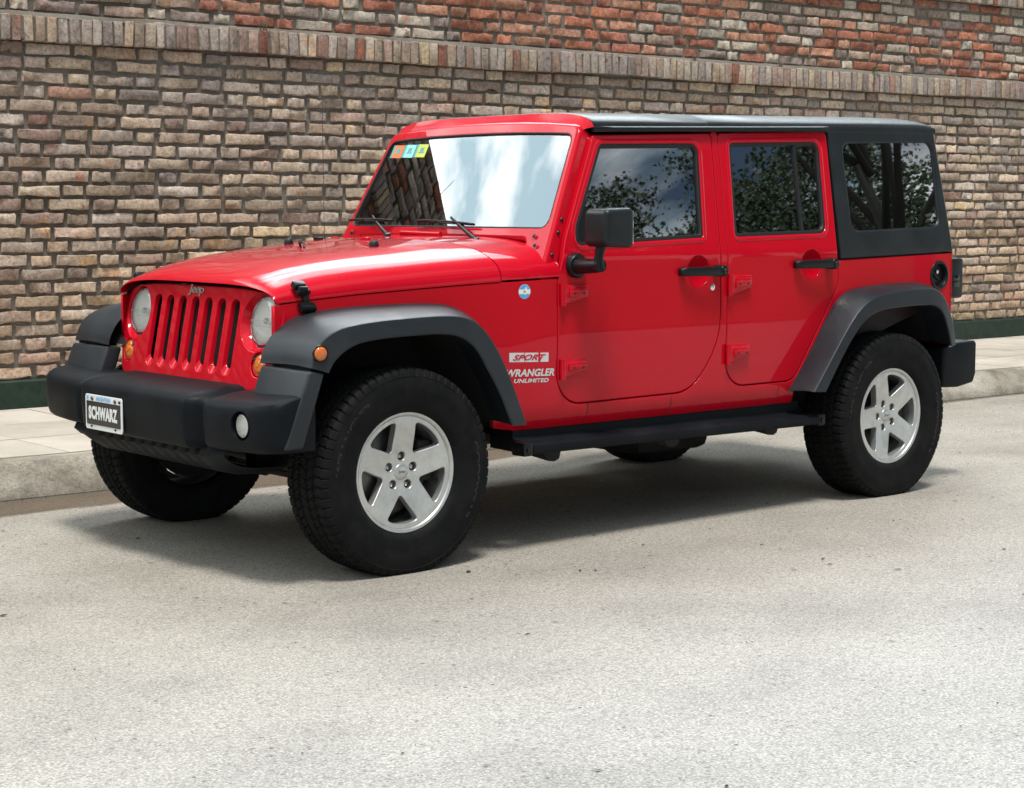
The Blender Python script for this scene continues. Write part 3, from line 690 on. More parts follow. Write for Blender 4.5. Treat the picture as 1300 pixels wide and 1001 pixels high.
FD = rpoly([(1.152, 1.702, .02), (1.874, 1.729, .02), (1.843, 1.2, .4), (1.846, .79, .42), (1.66, .583, .20), (.870, .577, .13), (.868, 1.10, .15), (.918, 1.262, .3)])
RD = rpoly([(1.921, 1.731, .02), (2.676, 1.755, .02), (2.648, 1.19, .3), (2.660, 1.035, .12), (2.352, .590, .10), (1.887, .590, .12), (1.893, 1.2, .3)])
FWIN = rpoly([(1.180, 1.664, .035), (1.786, 1.680, .045), (1.744, 1.262, .02), (.976, 1.236, .04), (.982, 1.312, .12)])
RWIN = rpoly([(1.987, 1.687, .028), (2.612, 1.706, .045), (2.582, 1.274, .05), (1.949, 1.263, .02)])
QWIN = rpoly([(2.783, 1.703, .05), (3.486, 1.722, .05), (3.462, 1.300, .055), (2.774, 1.282, .05)])
def off(P, d): P = ccw(P); n_ = normals2(P); return [P[i] + n_[i] * d for i in range(len(P))]
def cutpath(P, a, b):
    P = off(dens(ccw(P), .05), .0048); i = min(range(len(P)), key=lambda k: np.linalg.norm(P[k] - a)); P = P[i:] + P[:i]
    j = min(range(len(P)), key=lambda k: np.linalg.norm(P[k] - b)); return P[:j + 1]
arcp = lambda cx, r, a0, a1, n: [np.array((cx + r * math.cos(R(a0 + (a1 - a0) * k / n)), .388 + r * math.sin(R(a0 + (a1 - a0) * k / n)))) for k in range(n + 1)]

circ2 = lambda cy, cz, r, n=40: [np.array((cy + r * math.cos(2 * math.pi * i / n), cz + r * math.sin(2 * math.pi * i / n))) for i in range(n)]
def window_set(parent, W_, div=None, bead=True):
    if bead: ringloft('window_bead', off(W_, -.001), [(.024, .0015), (.021, -.0015), (.014, -.0038), (.006, -.0036), (.001, .0), (-.001, .008)], MS, M_red, parent, 60)
    ringloft('rubber_seal', W_, [(.000, .003), (-.003, .0005), (-.013, .001), (-.0165, .005), (-.017, .018)], MS, M_rubber, parent, 50)
    g_ = flat('window', off(W_, -.015), MS, .014, M_side, parent)
    if div:
        (x0, z0), (x1, z1) = div; mb = MB()
        mb.loft([[MS(x + a_, z, d_) for a_, d_ in ((-.011, .014), (-.009, .006), (.009, .006), (.011, .014))] for x, z in ((x0, z0), (x1, z1))], closed=True); mb.build('window_divider', M_rubber, parent)
def add_door(name, P, W_, hingez, hx, handle, dish, extra=None):
    d = panel(name, P, [W_], MS, M_red, car, r=.005, t=.03, hr=.006, ht=.02, zl=(1.17, 1.19, 1.21))
    return d

def hinge(x, zt, zb, par):
    mb = MB(); y = YS(x + .05, (zt + zb) / 2)
    pl = [(0, zb), (0, zt - .003), (.145, zt - .006), (.145, zb + .032)]
    mb.prism([(x + a_, z) for a_, z in pl], lambda p: Vector((p[0], -y - .016, p[1])), lambda p: Vector((p[0], -y + .004, p[1])), .005, 3)
    mb.prism([(x + .035, zb + .030), (x + .035, zt - .016), (x + .140, zt - .018), (x + .140, zb + .043)], lambda p: Vector((p[0], -y - .022, p[1])), lambda p: Vector((p[0], -y - .010, p[1])), .004, 2)
    mb.lathe([(.0, -.5 * (zt - zb) - .006), (.013, -.5 * (zt - zb) - .004), (.014, 0), (.013, .5 * (zt - zb) + .0), (0, .5 * (zt - zb) + .002)], (x + .006, -y - .012, (zt + zb) / 2), (0, 0, 1), 16)
    h = mb.build('hinge', M_red, par)
    for bx_ in (.062, .115):
        b = MB(); b.lathe([(0, .0025), (.005, .002), (.006, 0)], (x + bx_, -y - .0215, (zt + zb) / 2 + .004), (0, -1, 0), 10); b.build('hinge_bolt', M_gap, par)
def handle(x0, x1, z, par):
    y = YS(x1, z); xc = (x0 + x1) / 2 - .004
    ds = MB(); ds.lathe([(0, -.020), (.030, -.019), (.052, -.014), (.064, -.005), (.0675, -.003), (.070, -.010)], (xc, -y - .0005, z), (0, -1, 0), 40); ds.build('handle_dish', M_red, par)
    mb = MB()
    n = 14; rings = []
    for i in range(n + 1):
        t_ = i / n; x = x0 + (x1 - .03 - x0) * t_; o_ = .022 + .020 * math.sin(math.pi * min(1, t_ * 1.15) * .5) ; h = .0185 + .003 * t_
        if i in (0,): h *= .6; o_ -= .01
        q = [(-h, -.008), (-h, .006), (-h * .6, .012), (h * .6, .012), (h, .006), (h, -.008)]
        rings.append([(x, -y - o_ - b_, z + a_) for a_, b_ in q])
    mb.loft(rings, True, True, True)
    mb.box((x0 + .018, -y - .010, z), (.040, .030, .036), .010, 3)
    mb.lathe([(.026, -.052), (.026, -.004), (.023, 0), (.018, .001), (.016, -.004), (.0, -.004)], (x1 - .024, -y - .054, z), (0, -1, 0), 28)
    hd = mb.build('door_handle', M_trim, par, 40)
    b = MB(); b.lathe([(.0155, -.004), (.0145, .003), (.0, .004)], (x1 - .024, -y - .054, z), (0, -1, 0), 24); b.build('handle_button', M_blackgloss, par)

FL = [(-.383, .796), (-.367, .824), (-.345, .848), (-.303, .877), (-.234, .901), (-.118, .913), (.02, .917), (.14, .917), (.235, .901), (.310, .853), (.369, .77), (.434, .667), (.499, .534)]
RL = [(2.404, .543), (2.475, .640), (2.560, .748), (2.63, .823), (2.702, .877), (2.798, .909), (2.922, .919), (3.11, .924), (3.225, .917), (3.292, .872), (3.340, .775), (3.361, .712)]
def grow(L, cx, k): return [np.array(p) + k * (np.array(p) - (cx, .45)) / np.linalg.norm(np.array(p) - (cx, .45)) for p in L]
ARCH_F = grow(FL, 0, .045)[2:]; ARCH_R = grow(RL, 2.947, .040)
def mirror():
    mb = MB()
    def tp(co):
        if co.x < 0: co.z *= .93; co.y *= .95
    mb.box((.980, -.970, 1.314), (.160, .150, .166), .026, 5, None, 0, tp); mr = mb.build('door_mirror', M_top, car, 60)
    mb = MB(); mb.box((1.0605, -.970, 1.314), (.003, .118, .134), .001); mb.build('mirror_glass', M_mirg, mr)
    mb = MB(); y = YS(.962, 1.156); mb.lathe([(.052, -.004), (.052, .018), (.046, .026), (.0, .028)], (.962, -y, 1.156), (0, -1, 0), 36)
    mb.tube([(.955, -y - .015, 1.154), (.955, -.90, 1.156), (.945, -.962, 1.160)], [.034, .030, .027], 16)
    mb.tube([(.945, -.950, 1.145), (.942, -.950, 1.19), (.950, -.955, 1.24)], [.024, .019, .021], 16); mb.build('mirror_arm', M_trim, mr, 50)
def side_parts():
    # body side: fender panel, rocker, pillar, quarter panel, cut round the doors
    P = [np.array((-.398, 1.026))] + [np.array((x, seam(x) - .0035)) for x in (-.3, -.2, -.067, .1, .25, .4, .517, .7, .862)]
    P += cutpath(FD, (.863, 1.09), (1.876, 1.725))
    P += [np.array((1.881, 1.735)), np.array((1.914, 1.736))] + cutpath(RD, (1.915, 1.72), (2.664, 1.14))
    P += [np.array((2.672, 1.1455)), np.array((3.549, 1.166)), np.array((3.552, .715))]
    P += ARCH_R[::-1] + [np.array((2.37, .482)), np.array((.66, .482)), np.array((.56, .50))] + ARCH_F[::-1] + [np.array((-.398, .86))]
    panel('body_side', P, [] if MIR else [circ2(3.443, 1.056, .058)], MS, M_red, car, r=.004, t=.02, grid=.075, zl=(.532, .505, 1.17, 1.19, 1.21))
    # dark shell behind the gaps
    q = [np.array((-.30, .95)), np.array((-.30, 1.02)), np.array((.87, 1.09)), np.array((1.16, 1.69)), np.array((2.70, 1.745)), np.array((2.72, 1.21)), np.array((3.51, 1.21)), np.array((3.51, .93)), np.array((2.35, .60)), np.array((2.35, .50)), np.array((.6, .50)), np.array((.55, .93))]
    panel('door_shut', q, [off(FWIN, .012), off(RWIN, .012)], lambda x, z, d: MS(x, z, d + .024), M_gap, car, r=.002, t=.03, zl=(1.17, 1.21))
    for nm, P_, W_, hs, hd in (('front_door', FD, FWIN, ((.879, 1.081, .993), (.880, .767, .686)), (1.572, 1.838, 1.115)), ('rear_door', RD, RWIN, ((1.889, 1.098, 1.003), (1.884, .781, .694)), (2.331, 2.600, 1.132))):
        d = panel(nm, P_, [W_, circ2((hd[0] + hd[1]) / 2 - .004, hd[2], .0675)], MS, M_red, car, r=.0055, t=.022, hr=.006, ht=.02, grid=.075, zl=(1.17, 1.19, 1.21))
        for h in hs: hinge(*h, d)
        handle(*hd, d); window_set(d, W_, ((2.438, 1.690), (2.422, 1.278)) if nm == 'rear_door' else None)
        if nm == 'front_door':
            b = MB(); y = YS(1.79, 1.04); b.lathe([(.015, -.002), (.015, .003), (.012, .005), (.0, .005)], (1.790, -y, 1.042), (0, -1, 0), 24); b.box((1.790, -y - .0055, 1.042), (.003, .002, .012), mi=0); b.build('door_lock', M_chrome, d)
            flat('mirror_sail', rpoly([(.985, 1.247, .02), (1.06, 1.25, .005), (1.06, 1.432, .005), (.988, 1.318, .03)]), MS, .004, M_trim, d)
    # hardtop side with its window
    HT = rpoly([(2.683, 1.7545, .008), (3.512, 1.772, .012), (3.545, 1.174, .012), (2.668, 1.152, .006)])
    hs = panel('hardtop_side', HT, [QWIN], lambda x, z, d: MS(x, z, d - .004), M_top, top, r=.006, t=.03, hr=.010, ht=.02, grid=.08, zl=(1.19, 1.21))
    ringloft('window_recess', QWIN, [(.012, -.0042), (.002, .000), (-.002, .008)], MS, M_top, top, 60)
    flat('quarter_window', off(QWIN, -.001), MS, .007, M_side, top)
    # drip rail over the doors
    mb = MB(); rings = []
    for i in range(33):
        x = 1.150 + 1.530 * i / 32; zb = 1.7135 + .0272 * (x - 1.143); tp = min(1, (x - 1.13) / .07, (2.70 - x) / .03); y = YS(x, zb) ; h = .0255
        o_ = .020 * tp + .004
        rings.append([(x, -y + .010, zb + .002), (x, -y - o_ * .8, zb), (x, -y - o_, zb + .004), (x, -y - o_, zb + h * .7), (x, -y - o_ * .75, zb + h * .93), (x, -y - .004, zb + h), (x, -y + .020, zb + h)])
    mb.loft(rings, True, True, True); mb.build('drip_rail', M_trim, top, 40)
    # filler
    y = YS(3.44, 1.056); mb = MB(); mb.lathe([(.056, -.05), (.056, -.004), (.060, .004), (.066, .007), (.073, .005), (.075, -.002)], (3.443, -y, 1.056), (0, -1, 0), 44)
    if not MIR:
        ff = mb.build('fuel_filler', M_trim, car); b = MB(); b.lathe([(.0, -.045), (.056, -.045)], (3.443, -y, 1.056), (0, -1, 0), 30); b.build('filler_well', M_hole, ff)
        b = MB(); b.lathe([(.034, -.045), (.034, -.024), (.030, -.020), (.0, -.020)], (3.440, -y, 1.045), (0, -1, 0), 24); b.box((3.440, -y + .016, 1.045), (.052, .012, .012), .003, rot=Matrix.Rotation(.5, 3, 'Y')); b.build('filler_cap', M_trim, ff)
        b = MB(); b.lathe([(.010, -.018), (.009, -.012), (0, -.011)], (3.446, -y, 1.072), (0, -1, 0), 14); b.build('filler_lock', M_chrome, ff)
    # tail light
    mb = MB(); mb.box((3.608, -.700, 1.036), (.112, .150, .205), .016, 3); tl = mb.build('tail_light', M_trim, car)
    mb = MB(); mb.box((3.664, -.690, 1.036), (.012, .115, .17), .004, 2); mb.build('lens', mat('tail_lens', (.35, .005, .005), .15, 0, 1), tl)
    mb = MB(); mb.box((3.600, -.7755, 1.02), (.05, .004, .06), .0015, 2); mb.build('side_marker', M_blackgloss, tl)
    # flares
    FI = [(-.462, -.605, .815), (-.448, -.605, .858), (-.412, -.605, .912), (-.328, -.610, .978), (-.231, -.626, 1.002), (-.101, -.645, 1.015), (.06, -.672, 1.021), (.236, -.705, 1.021), (.345, -.725, 1.006), (.43, -.742, .957), (.49, -.755, .865), (.545, -.765, .72), (.612, -.778, .528)]
    FC = [(-.453, .817), (-.437, .866), (-.399, .917), (-.327, .952), (-.246, .967), (-.13, .977), (.03, .983), (.16, .984), (.25, .975), (.328, .945), (.407, .871), (.488, .738), (.583, .530)]
    RI = [(2.322, -.780, .540), (2.40, -.78, .637), (2.472, -.78, .732), (2.555, -.785, .847), (2.636, -.785, .943), (2.735, -.785, 1.000), (2.929, -.785, 1.021), (3.15, -.785, 1.027), (3.29, -.785, 1.020), (3.41, -.785, .980), (3.485, -.785, .880), (3.525, -.785, .71)]
    RC = [(2.334, .547), (2.426, .659), (2.519, .772), (2.604, .868), (2.688, .934), (2.785, .972), (2.935, .992), (3.115, 1.000), (3.225, .994), (3.305, .955), (3.372, .848), (3.409, .714)]
    RL = [(2.404, .543), (2.475, .640), (2.560, .748), (2.63, .823), (2.702, .877), (2.798, .909), (2.922, .919), (3.11, .924), (3.225, .917), (3.292, .872), (3.340, .775), (3.361, .712)]
    for nm, I_, C_, L_, cx in (('front_flare', FI, FC, FL, 0), ('rear_flare', RI, RC, RL, 2.947)):
        I2 = catmull(I_, 6); C2 = catmull([(a_, -.922, b_) for a_, b_ in C_], 6); L2 = catmull([(a_, -.934, b_) for a_, b_ in L_], 6); rings = []
        for i_, c_, l_ in zip(I2, C2, L2):
            c0 = np.array((cx, 0, .45)); rad = lambda p, k: np.array(((c0[0] - p[0]) * k, 0, (c0[2] - p[2]) * k))
            u = c_ + (i_ - c_) * .0
            r_ = []
            r_ += [i_ + (0, .012, 0), i_ + (0, -.006, 0)]
            r_ += [i_ * (1 - t_) + c_ * t_ + np.array((0, 0, .006 * math.sin(math.pi * t_))) for t_ in (.15, .35, .55, .74, .86)]
            e0 = i_ * .05 + c_ * .95; e1 = c_ * .88 + l_ * .12; r_ += [e0 * (1 - t_) ** 2 + (c_ + (c_ - i_) * .012) * 2 * t_ * (1 - t_) + e1 * t_ * t_ for t_ in (.1, .35, .6, .9)]
            r_ += [c_ * .6 + l_ * .4, c_ * .25 + l_ * .75, c_ * .05 + l_ * .95, l_ + rad(l_, .006) + (0, .004, 0), l_ + rad(l_, .004) + (0, .014, 0), l_ + (0, .03, 0) - rad(l_, .02), l_ * 1 + (0, .16, 0) - rad(l_, .06)]
            rings.append([tuple(v) for v in r_])
        mb = MB(); mb.loft(rings, True, True, True); f_ = mb.build(nm, M_flare, car, 28)
        mb = MB(); mb.loft([[tuple(np.array(r_[-1])), tuple(np.array((cx + (r_[-1][0] - cx) * 1.02, -.44, r_[-1][2])))] for r_ in rings], closed=False); mb.build('wheel_liner', M_liner, f_)
        mb = MB(); ring = [r_[-1] for r_ in rings]; V = [(cx + (r_[0] - cx) * 1.02, -.445, r_[2]) for r_ in ring] + [(cx, -.445, .5)]; k = len(V) - 1
        mb.add(V, [(i, i + 1, k) for i in range(k - 1)]); mb.build('well_wall', M_liner, f_)
    # forward lower piece of the front flare
    mb = MB(); prof = [(-.462, .806), (-.392, .797), (-.488, .522), (-.57, .522)]
    mb.prism(prof, lambda p: Vector((p[0], -.925, p[1])), lambda p: Vector((p[0] - .0, -.600, p[1] + .004)), .012, 3); fe = mb.build('flare_end_piece', M_flare, car)
    mb = MB(); mb.box((-.415, -.78, .812), (.055, .24, .014)); mb.build('flare_joint', M_hole, car)
    if not MIR:
        mb = MB(); mb.lathe([(.0, .010), (.012, .0095), (.022, .006), (.026, .001), (.027, -.006)], (-.418, -.934, .868), (-.12, -1, 0), 28); sm_ = mb.build('side_marker_lamp', M_amber, car)
        mb = MB(); mb.lathe([(.0265, -.006), (.0285, .002), (.031, .001), (.032, -.006)], (-.418, -.934, .868), (-.12, -1, 0), 28); mb.build('lamp_bezel', M_trim, sm_)
    if not MIR: mirror()
    # hood catch
    mb = MB(); y = YW(-.285)
    mb.box((-.268, -y - .006, 1.018), (.062, .030, .040), .006, 2); mb.tube([(-.300, -y - .016, 1.016), (-.236, -y - .016, 1.016)], .014, 12)
    mb.box((-.274, -y - .010, 1.052), (.026, .016, .075), .005, 2, Matrix.Rotation(-.1, 3, 'Y')); 
    mb.box((-.296, -y + .004, 1.102), (.052, .034, .028), .006, 2, Matrix.Rotation(.5, 3, 'X')); mb.box((-.290, -y - .008, 1.082), (.042, .030, .040), .006, 2, Matrix.Rotation(.25, 3, 'X'))
    mb.tube([(-.316, -y - .012, 1.075), (-.258, -y - .012, 1.078)], .010, 10); mb.build('hood_catch', M_trim, hood)
    # rubber stops on the hood
    mb = MB(); mb.lathe([(.020, -.01), (.020, .012), (.017, .022), (.012, .026), (0, .026)], (.272, -.316, 1.236), (0, 0, 1), 20); mb.build('hood_stop', M_rubber, hood)
    # running board
    mb = MB(); prof = [(-.60, .500), (-.742, .500), (-.746, .455), (-.756, .447), (-.772, .444), (-.776, .447), (-.790, .447), (-.794, .443), (-.815, .442), (-.819, .446), (-.852, .446), (-.857, .441), (-.868, .441), (-.876, .434), (-.878, .412), (-.873, .401), (-.862, .397), (-.80, .394), (-.60, .40)]
    mb.loft([[(x, y_, z_ - .0085 * (x - .7)) for y_, z_ in prof] for x in (.655, 1.2, 1.8, 2.43)], True, True, True); rb = mb.build('running_board', M_bump, car, 30)
    for x, s in ((.628, 1), (2.448, -1)):
        mb = MB(); z0 = .420 - .0085 * (x - .7); mb.box((x, -.838, z0), (.052, .080, .056), .008, 2); mb.tube([(x, -.878, z0 - .002), (x, -.885, z0 - .002)], .012, 12); mb.build('board_end_cap', M_trim, rb)
    for k_, x in enumerate((1.045, 1.545, 2.25)):
        mb = MB(); mb.loft([[(x + dx_ - .25 * max(0, .535 - z), -(YS(x, z) + o_), z) for dx_, o_ in ((-.0022, -.002), (-.0018, .0006), (.0018, .0006), (.0022, -.002))] for z in (.573, .55, .533, .52, .505, .487)], closed=False); mb.build('sill_seam', M_gap, car)
    for x in (.80, 1.5, 2.15):
        mb = MB(); mb.prism([(x - .06, .42), (x + .06, .42), (x + .045, .372), (x + .02, .362), (x - .015, .366)], lambda p: Vector((p[0], -.82, p[1] - .012)), lambda p: Vector((p[0], -.50, p[1] + .02))); mb.build('board_bracket', M_under, rb)
    # pillar bolts
    for z in (1.346, 1.291, 1.200, 1.145):
        x = .87 + (z - 1.314) * .5177 + .046; mb = MB(); mb.lathe([(0, .005), (.006, .0045), (.0095, .0)], (x, -(.7755 - (z - 1.11) * .1687), z), (0, -1, 0), 14); mb.build('pillar_bolt', M_trim, frame_)
    for y, z in ((.655, 1.278), (.682, 1.240)):
        x = .87 + (z - 1.314) * .5177; mb = MB(); mb.lathe([(0, .005), (.006, .0045), (.0095, .0)], (x - .003, -y, z), (-.888, 0, .46), 14); mb.build('pillar_bolt', M_trim, frame_)

# ---- hood, cowl, roof, windscreen frame (full width)
def cross(w, zs, zc, p=4.2, q=.5, n=22):
    out = []
    for i in range(-n, n + 1):
        ph = math.pi / 2 * i / n; t_ = math.sin(ph); out.append((w * t_, zs + (zc - zs) * max(0, 1 - abs(t_) ** p) ** q))
    return out
ZC = [(-.398, 1.100), (-.392, 1.112), (-.380, 1.122), (-.355, 1.135), (-.31, 1.152), (-.25, 1.170), (-.16, 1.190), (-.05, 1.207), (.06, 1.2195), (.20, 1.232), (.34, 1.2445), (.46, 1.2535), (.575, 1.262)]
def xe(y): return .512 + .062 * min(1, (abs(y) / .75)) ** 2
rings = []
for x, zc in [(-.386, 1.098)] + ZC + [(.575, 1.25)]:
    w = YW(x) + .002; zs = seam(x) + .0035; ring = []
    if x < -.39: zs += (zc - 1.122) * .1
    c_ = cross(w, zs + .006, zc)
    pts = [(c_[0][0], zs - .004)] + [(c_[0][0], zs)] + c_ + [(c_[-1][0], zs), (c_[-1][0], zs - .004)]
    for y, z in pts:
        sh = (xe(y) - .575) * max(0, min(1, (x - .25) / .325)); ring.append((x + sh, y, z))
    rings.append(ring)
mb = MB(); mb.loft(rings, closed=False); hood = mb.build('hood', M_red, car, 50)
rings = []
for k, x in enumerate((.0, .03, .08, .14, .20, .26, .30)):
    ring = []
    for y, z in cross(YW(.58 + x) + .001, seam(.58 + x) + .0095, 1.262 + .012 * sm(0, .3, x)): ring.append((xe(y) + .006 + x * (1 if abs(y) < .1 else 1), y, z))
    ring = [(ring[0][0], ring[0][1], seam(.6 + x) + .004)] + ring + [(ring[-1][0], ring[-1][1], seam(.6 + x) + .004)]
    rings.append(ring)
rings.insert(0, [(p[0] - .001, p[1] * .995, p[2] - .014) for p in rings[0]])
mb = MB(); mb.loft(rings, closed=False); cowl = mb.build('cowl', M_red, car, 50)
mb = MB(); mb.loft([[(x + dx_, y, z - .012) for y, z in cross(YW(.57) - .022, seam(.57) - .01, 1.254)] for dx_ in (0,) for x in (.46, .62)], closed=False); mb.build('hood_gap', M_gap, cowl)

top = add('hardtop', [], [], M_top, car)
rings = []
n_st = [(1.1515, -.006), (1.156, -.002), (1.175, 0), (1.5, 0), (1.855, 0), (1.858, -.004), (1.862, -.004), (1.865, 0), (2.2, 0), (2.7, 0), (3.1, 0), (3.38, -.003), (3.46, -.010), (3.505, -.022), (3.528, -.040)]
for x, dz in n_st:
    zs = 1.737 + .0215 * (x - 1.17); zc = zs + .072 + dz; w = YS(x, zs) + .012
    w = w if x < 2.69 else w - .006
    c_ = cross(w, zs, zc, 5.5, .5, 20); rings.append([(x, c_[0][0], zs - .03 + (.012 if x > 2.68 else .012))] + [(x, y, z) for y, z in c_] + [(x, c_[-1][0], zs - .018)])
mb = MB(); mb.loft(rings, closed=False, cap1=True)
old = top.data; tmp = mb.build('roof_tmp', M_top, None, 45); top.data = tmp.data; bpy.data.objects.remove(tmp); bpy.data.meshes.remove(old)
# rear of the hardtop, tub back
def rear_ring(z, lean, inset=0.):
    w = YS(3.4, z) - inset; xr = 3.540 - max(0, z - 1.17) * .055
    h = [(xr, -w - .003), (xr + .018, -w + .006), (xr + .030, -w + .030), (xr + .036, -w + .09)]
    return [(x, y, z) for x, y in h] + [(x, -y, z) for x, y in h[::-1]]
mb = MB(); mb.loft([rear_ring(z, 0) for z in (1.172, 1.19, 1.21, 1.4, 1.6, 1.765)], closed=False); mb.build('hardtop_back', M_top, top, 50)
mb = MB(); mb.loft([rear_ring(z, 0) for z in (.62, .8, .95, 1.1, 1.1715)], closed=False); mb.build('tailgate', M_red, car, 50)
mb = MB(); mb.box((3.572, 0, 1.47), (.012, 1.05, .42), .004); mb.build('rear_window', M_blackgloss, top)

def MW(y, z, d):
    x = .87 + (z - 1.314) * .5177 - .022 * (1 - (y / .72) ** 2) + .010
    return (x + .888 * d, y, z - .46 * d)
HWS = lambda z: .775 - (z - 1.11) * .1687
TOPC = [(y, 1.750 + .028 * (1 - (abs(y) / .66) ** 2.5), 0) for y in (-.56, -.45, -.3, -.15, 0, .15, .3, .45, .56)]
WO = rpoly(TOPC + [(HWS(1.750), 1.750, .050), (HWS(1.10), 1.10, .01), (.622, 1.10, .01), (.600, 1.262, .03), (-.600, 1.262, .03), (-.622, 1.10, .01), (-HWS(1.10), 1.10, .01), (-HWS(1.750), 1.750, .050)])
WG = rpoly([(y, 1.706 + .016 * (1 - (abs(y) / .64) ** 2.5), 0) for y in (-.5, -.3, -.1, .1, .3, .5)] + [(.640, 1.706, .045), (.702, 1.312, .035), (-.702, 1.312, .035), (-.640, 1.706, .045)])
frame_ = panel('windscreen_frame', WO, [WG], MW, M_red, car, r=.020, t=.070, hr=.006, ht=.02, grid=.06, seg=5)
hr_ = []
for k in range(7):
    t_ = k / 6; ring = []
    c_ = cross(YS(1.15, 1.7366) + .011, 1.7366 - .002, 1.8080 - .003, 5.5, .5, 18)
    for y, z in c_:
        yy = y * (HWS(1.750) - .014) / (YS(1.15, 1.7366) + .006); z0 = min(1.750 + .028 * (1 - min(1, abs(yy) / .66) ** 2.5), 1.750 + 9) - .006; p0 = np.array(MW(yy, z0 - (.03 * max(0, (abs(yy) - .60) / .06) ** 2), .014)); p2 = np.array((1.150, y, z)); p1 = p0 + (.018, 0, .018); ring.append(tuple(p0 * (1 - t_) ** 2 + p1 * 2 * t_ * (1 - t_) + p2 * t_ * t_))
    hr_.append(ring)
mb = MB(); mb.loft(hr_, closed=False); mb.build('header', M_red, frame_, 60)
ws = flat('windscreen', off(WG, -.001), MW, .008, M_wind, car)
ringloft('black_border', WG, [(0, .011), (-.036, .0105)], MW, mat('glass_border', (.035, .038, .04), .4), ws)
ringloft('windscreen_seal', WG, [(.003, -.0003), (.0, -.001), (-.004, .003), (-.005, .009)], MW, M_rubber, ws)
for y0, mm, dk in ((.600, M_orange, 0), (.505, M_cyan, 0), (.408, M_lime, 0)):
    q = [(y0, 1.692), (y0, 1.632), (y0 - .075, 1.630), (y0 - .075, 1.690)]
    st = flat('windscreen_sticker', [np.array(p) for p in q], MW, .0072, mm, ws)
    flat('sticker_edge', [np.array(p) for p in ((y0 + .018, 1.692), (y0 + .018, 1.632), (y0, 1.632), (y0, 1.692))], MW, .0072, M_teal, st)
    for a_, b_, c_, e_ in ((.02, .014, .030, .018), (.012, .034, .045, .006)):
        flat('sticker_print', [np.array(p) for p in ((y0 - a_, 1.690 - b_), (y0 - a_, 1.690 - b_ - e_), (y0 - a_ - c_, 1.690 - b_ - e_), (y0 - a_ - c_, 1.690 - b_))], MW, .0066, M_teal, st)
# hinge tube on the cowl and small hinges
mb = MB(); mb.tube([(.800, .20, 1.283), (.800, -.085, 1.279)], .0105, 12); mb.build('cowl_tube', M_red, cowl)
for y in (.66,):
    mb = MB(); mb.box((.775, y, 1.243 if abs(y) > .6 else 1.27), (.05, .035, .016), .005); mb.tube([(.76, y - .03, 1.252), (.76, y + .03, 1.252)], .008, 8); mb.build('cowl_hinge', M_red, cowl)
for y in (.02, .38):
    mb = MB(); mb.box((.47, y, 1.262 - .012 * abs(y)), (.020, .055, .014), .005); mb.build('washer_nozzle', M_red if y < .1 else M_trim, hood)
mb = MB(); mb.tube([(.195, .105, 1.228), (.180, .095, 1.247), (.165, .055, 1.250), (.150, .015, 1.247), (.145, .005, 1.228)], .0052, 8); mb.build('hood_loop', M_trim, hood)
# antenna
mb = MB(); mb.lathe([(.016, -.01), (.014, .012), (.006, .030), (0, .032)], (.70, .665, 1.20), (0, 0, 1), 14); an = mb.build('antenna', M_trim, car); mb = MB(); mb.tube([(.70, .665, 1.22), (.695, .665, 1.93)], .0016, 6); mb.build('antenna_mast', M_steel, an)

MIR = False; side_parts(); MIR = True; side_parts(); MIR = False

# ---- grille
def MG(y, z, d): return (-.383 - (1.03 - z) * .2 + .028 * (abs(y) / .6) ** 4 + d, y, z - d * .1)
gt = [(y, z) for y, z in cross(.600, 1.036, 1.101, 4.2, .5, 16)][3:-3]
GO = [np.array((y, z - .0135)) for y, z in gt] + [np.array(p[:2]) for p in rpoly([(.603, 1.02, 0), (.607, .90, .2), (.588, .80, .1), (.545, .705, .06), (.38, .690, .05), (-.38, .690, .05), (-.545, .705, .06), (-.588, .80, .1), (-.607, .90, .2), (-.603, 1.02, 0)])]
SL = [k * .1000 for k in range(-3, 4)]
holes = [rpoly([(y - .0305, 1.040, .030), (y + .0305, 1.040, .030), (y + .0305, .748, .030), (y - .0305, .748, .030)], 6) for y in SL]
HLS = [(s * .467, .958) for s in (1, -1)]; TSG = [(s * .507, .799) for s in (1, -1)]
holes += [circ2(*c, .110) for c in HLS] + [circ2(*c, .047, 28) for c in TSG]
grille = panel('grille', GO, holes, MG, M_red, car, r=.008, t=.02, hr=.005, ht=.006, grid=.045, seg=4)
for y in SL:
    a_ = ccw(rpoly([(y - .0305, 1.040, .030), (y + .0305, 1.040, .030), (y + .0305, .748, .030), (y - .0305, .748, .030)], 6))
    b_ = ccw(rpoly([(y - .0275, 1.035, .0270), (y + .0275, 1.035, .0270), (y + .0275, .774, .0270), (y - .0275, .774, .0270)], 6))
    mb = MB(); mb.loft([[MG(p[0], p[1], .004) for p in a_], [MG(p[0], p[1], .008) for p in [q * .75 + w_ * .25 for q, w_ in zip(a_, b_)]], [MG(p[0], p[1], .017) for p in b_], [MG(p[0], p[1], .019) for p in b_]]); mb.build('slot_surround', M_red, grille, 50)
mb = MB(); mb.add([MG(-.36, .70, .075), MG(.36, .70, .075), MG(.36, 1.06, .075), MG(-.36, 1.06, .075)], [(0, 1, 2, 3)]); mb.build('radiator_screen', M_mesh, grille)
mb = MB()
for y in (.16, .33): mb.tube([(-.345, y, 1.03), (-.36, y + .015, .9), (-.38, y, .74)], .006, 8)
mb.build('hose', M_trim, grille)
V, F = text_mesh('Jeep', 1, .12, .012, .05, .012, .92); V = fit_text(V, .118, .046)
add('nameplate', [(MG(-v[0], 1.066 + v[1], -.0025 - max(0, v[2]) * .05)) for v in V], F, M_chrome, grille, sharp=30)
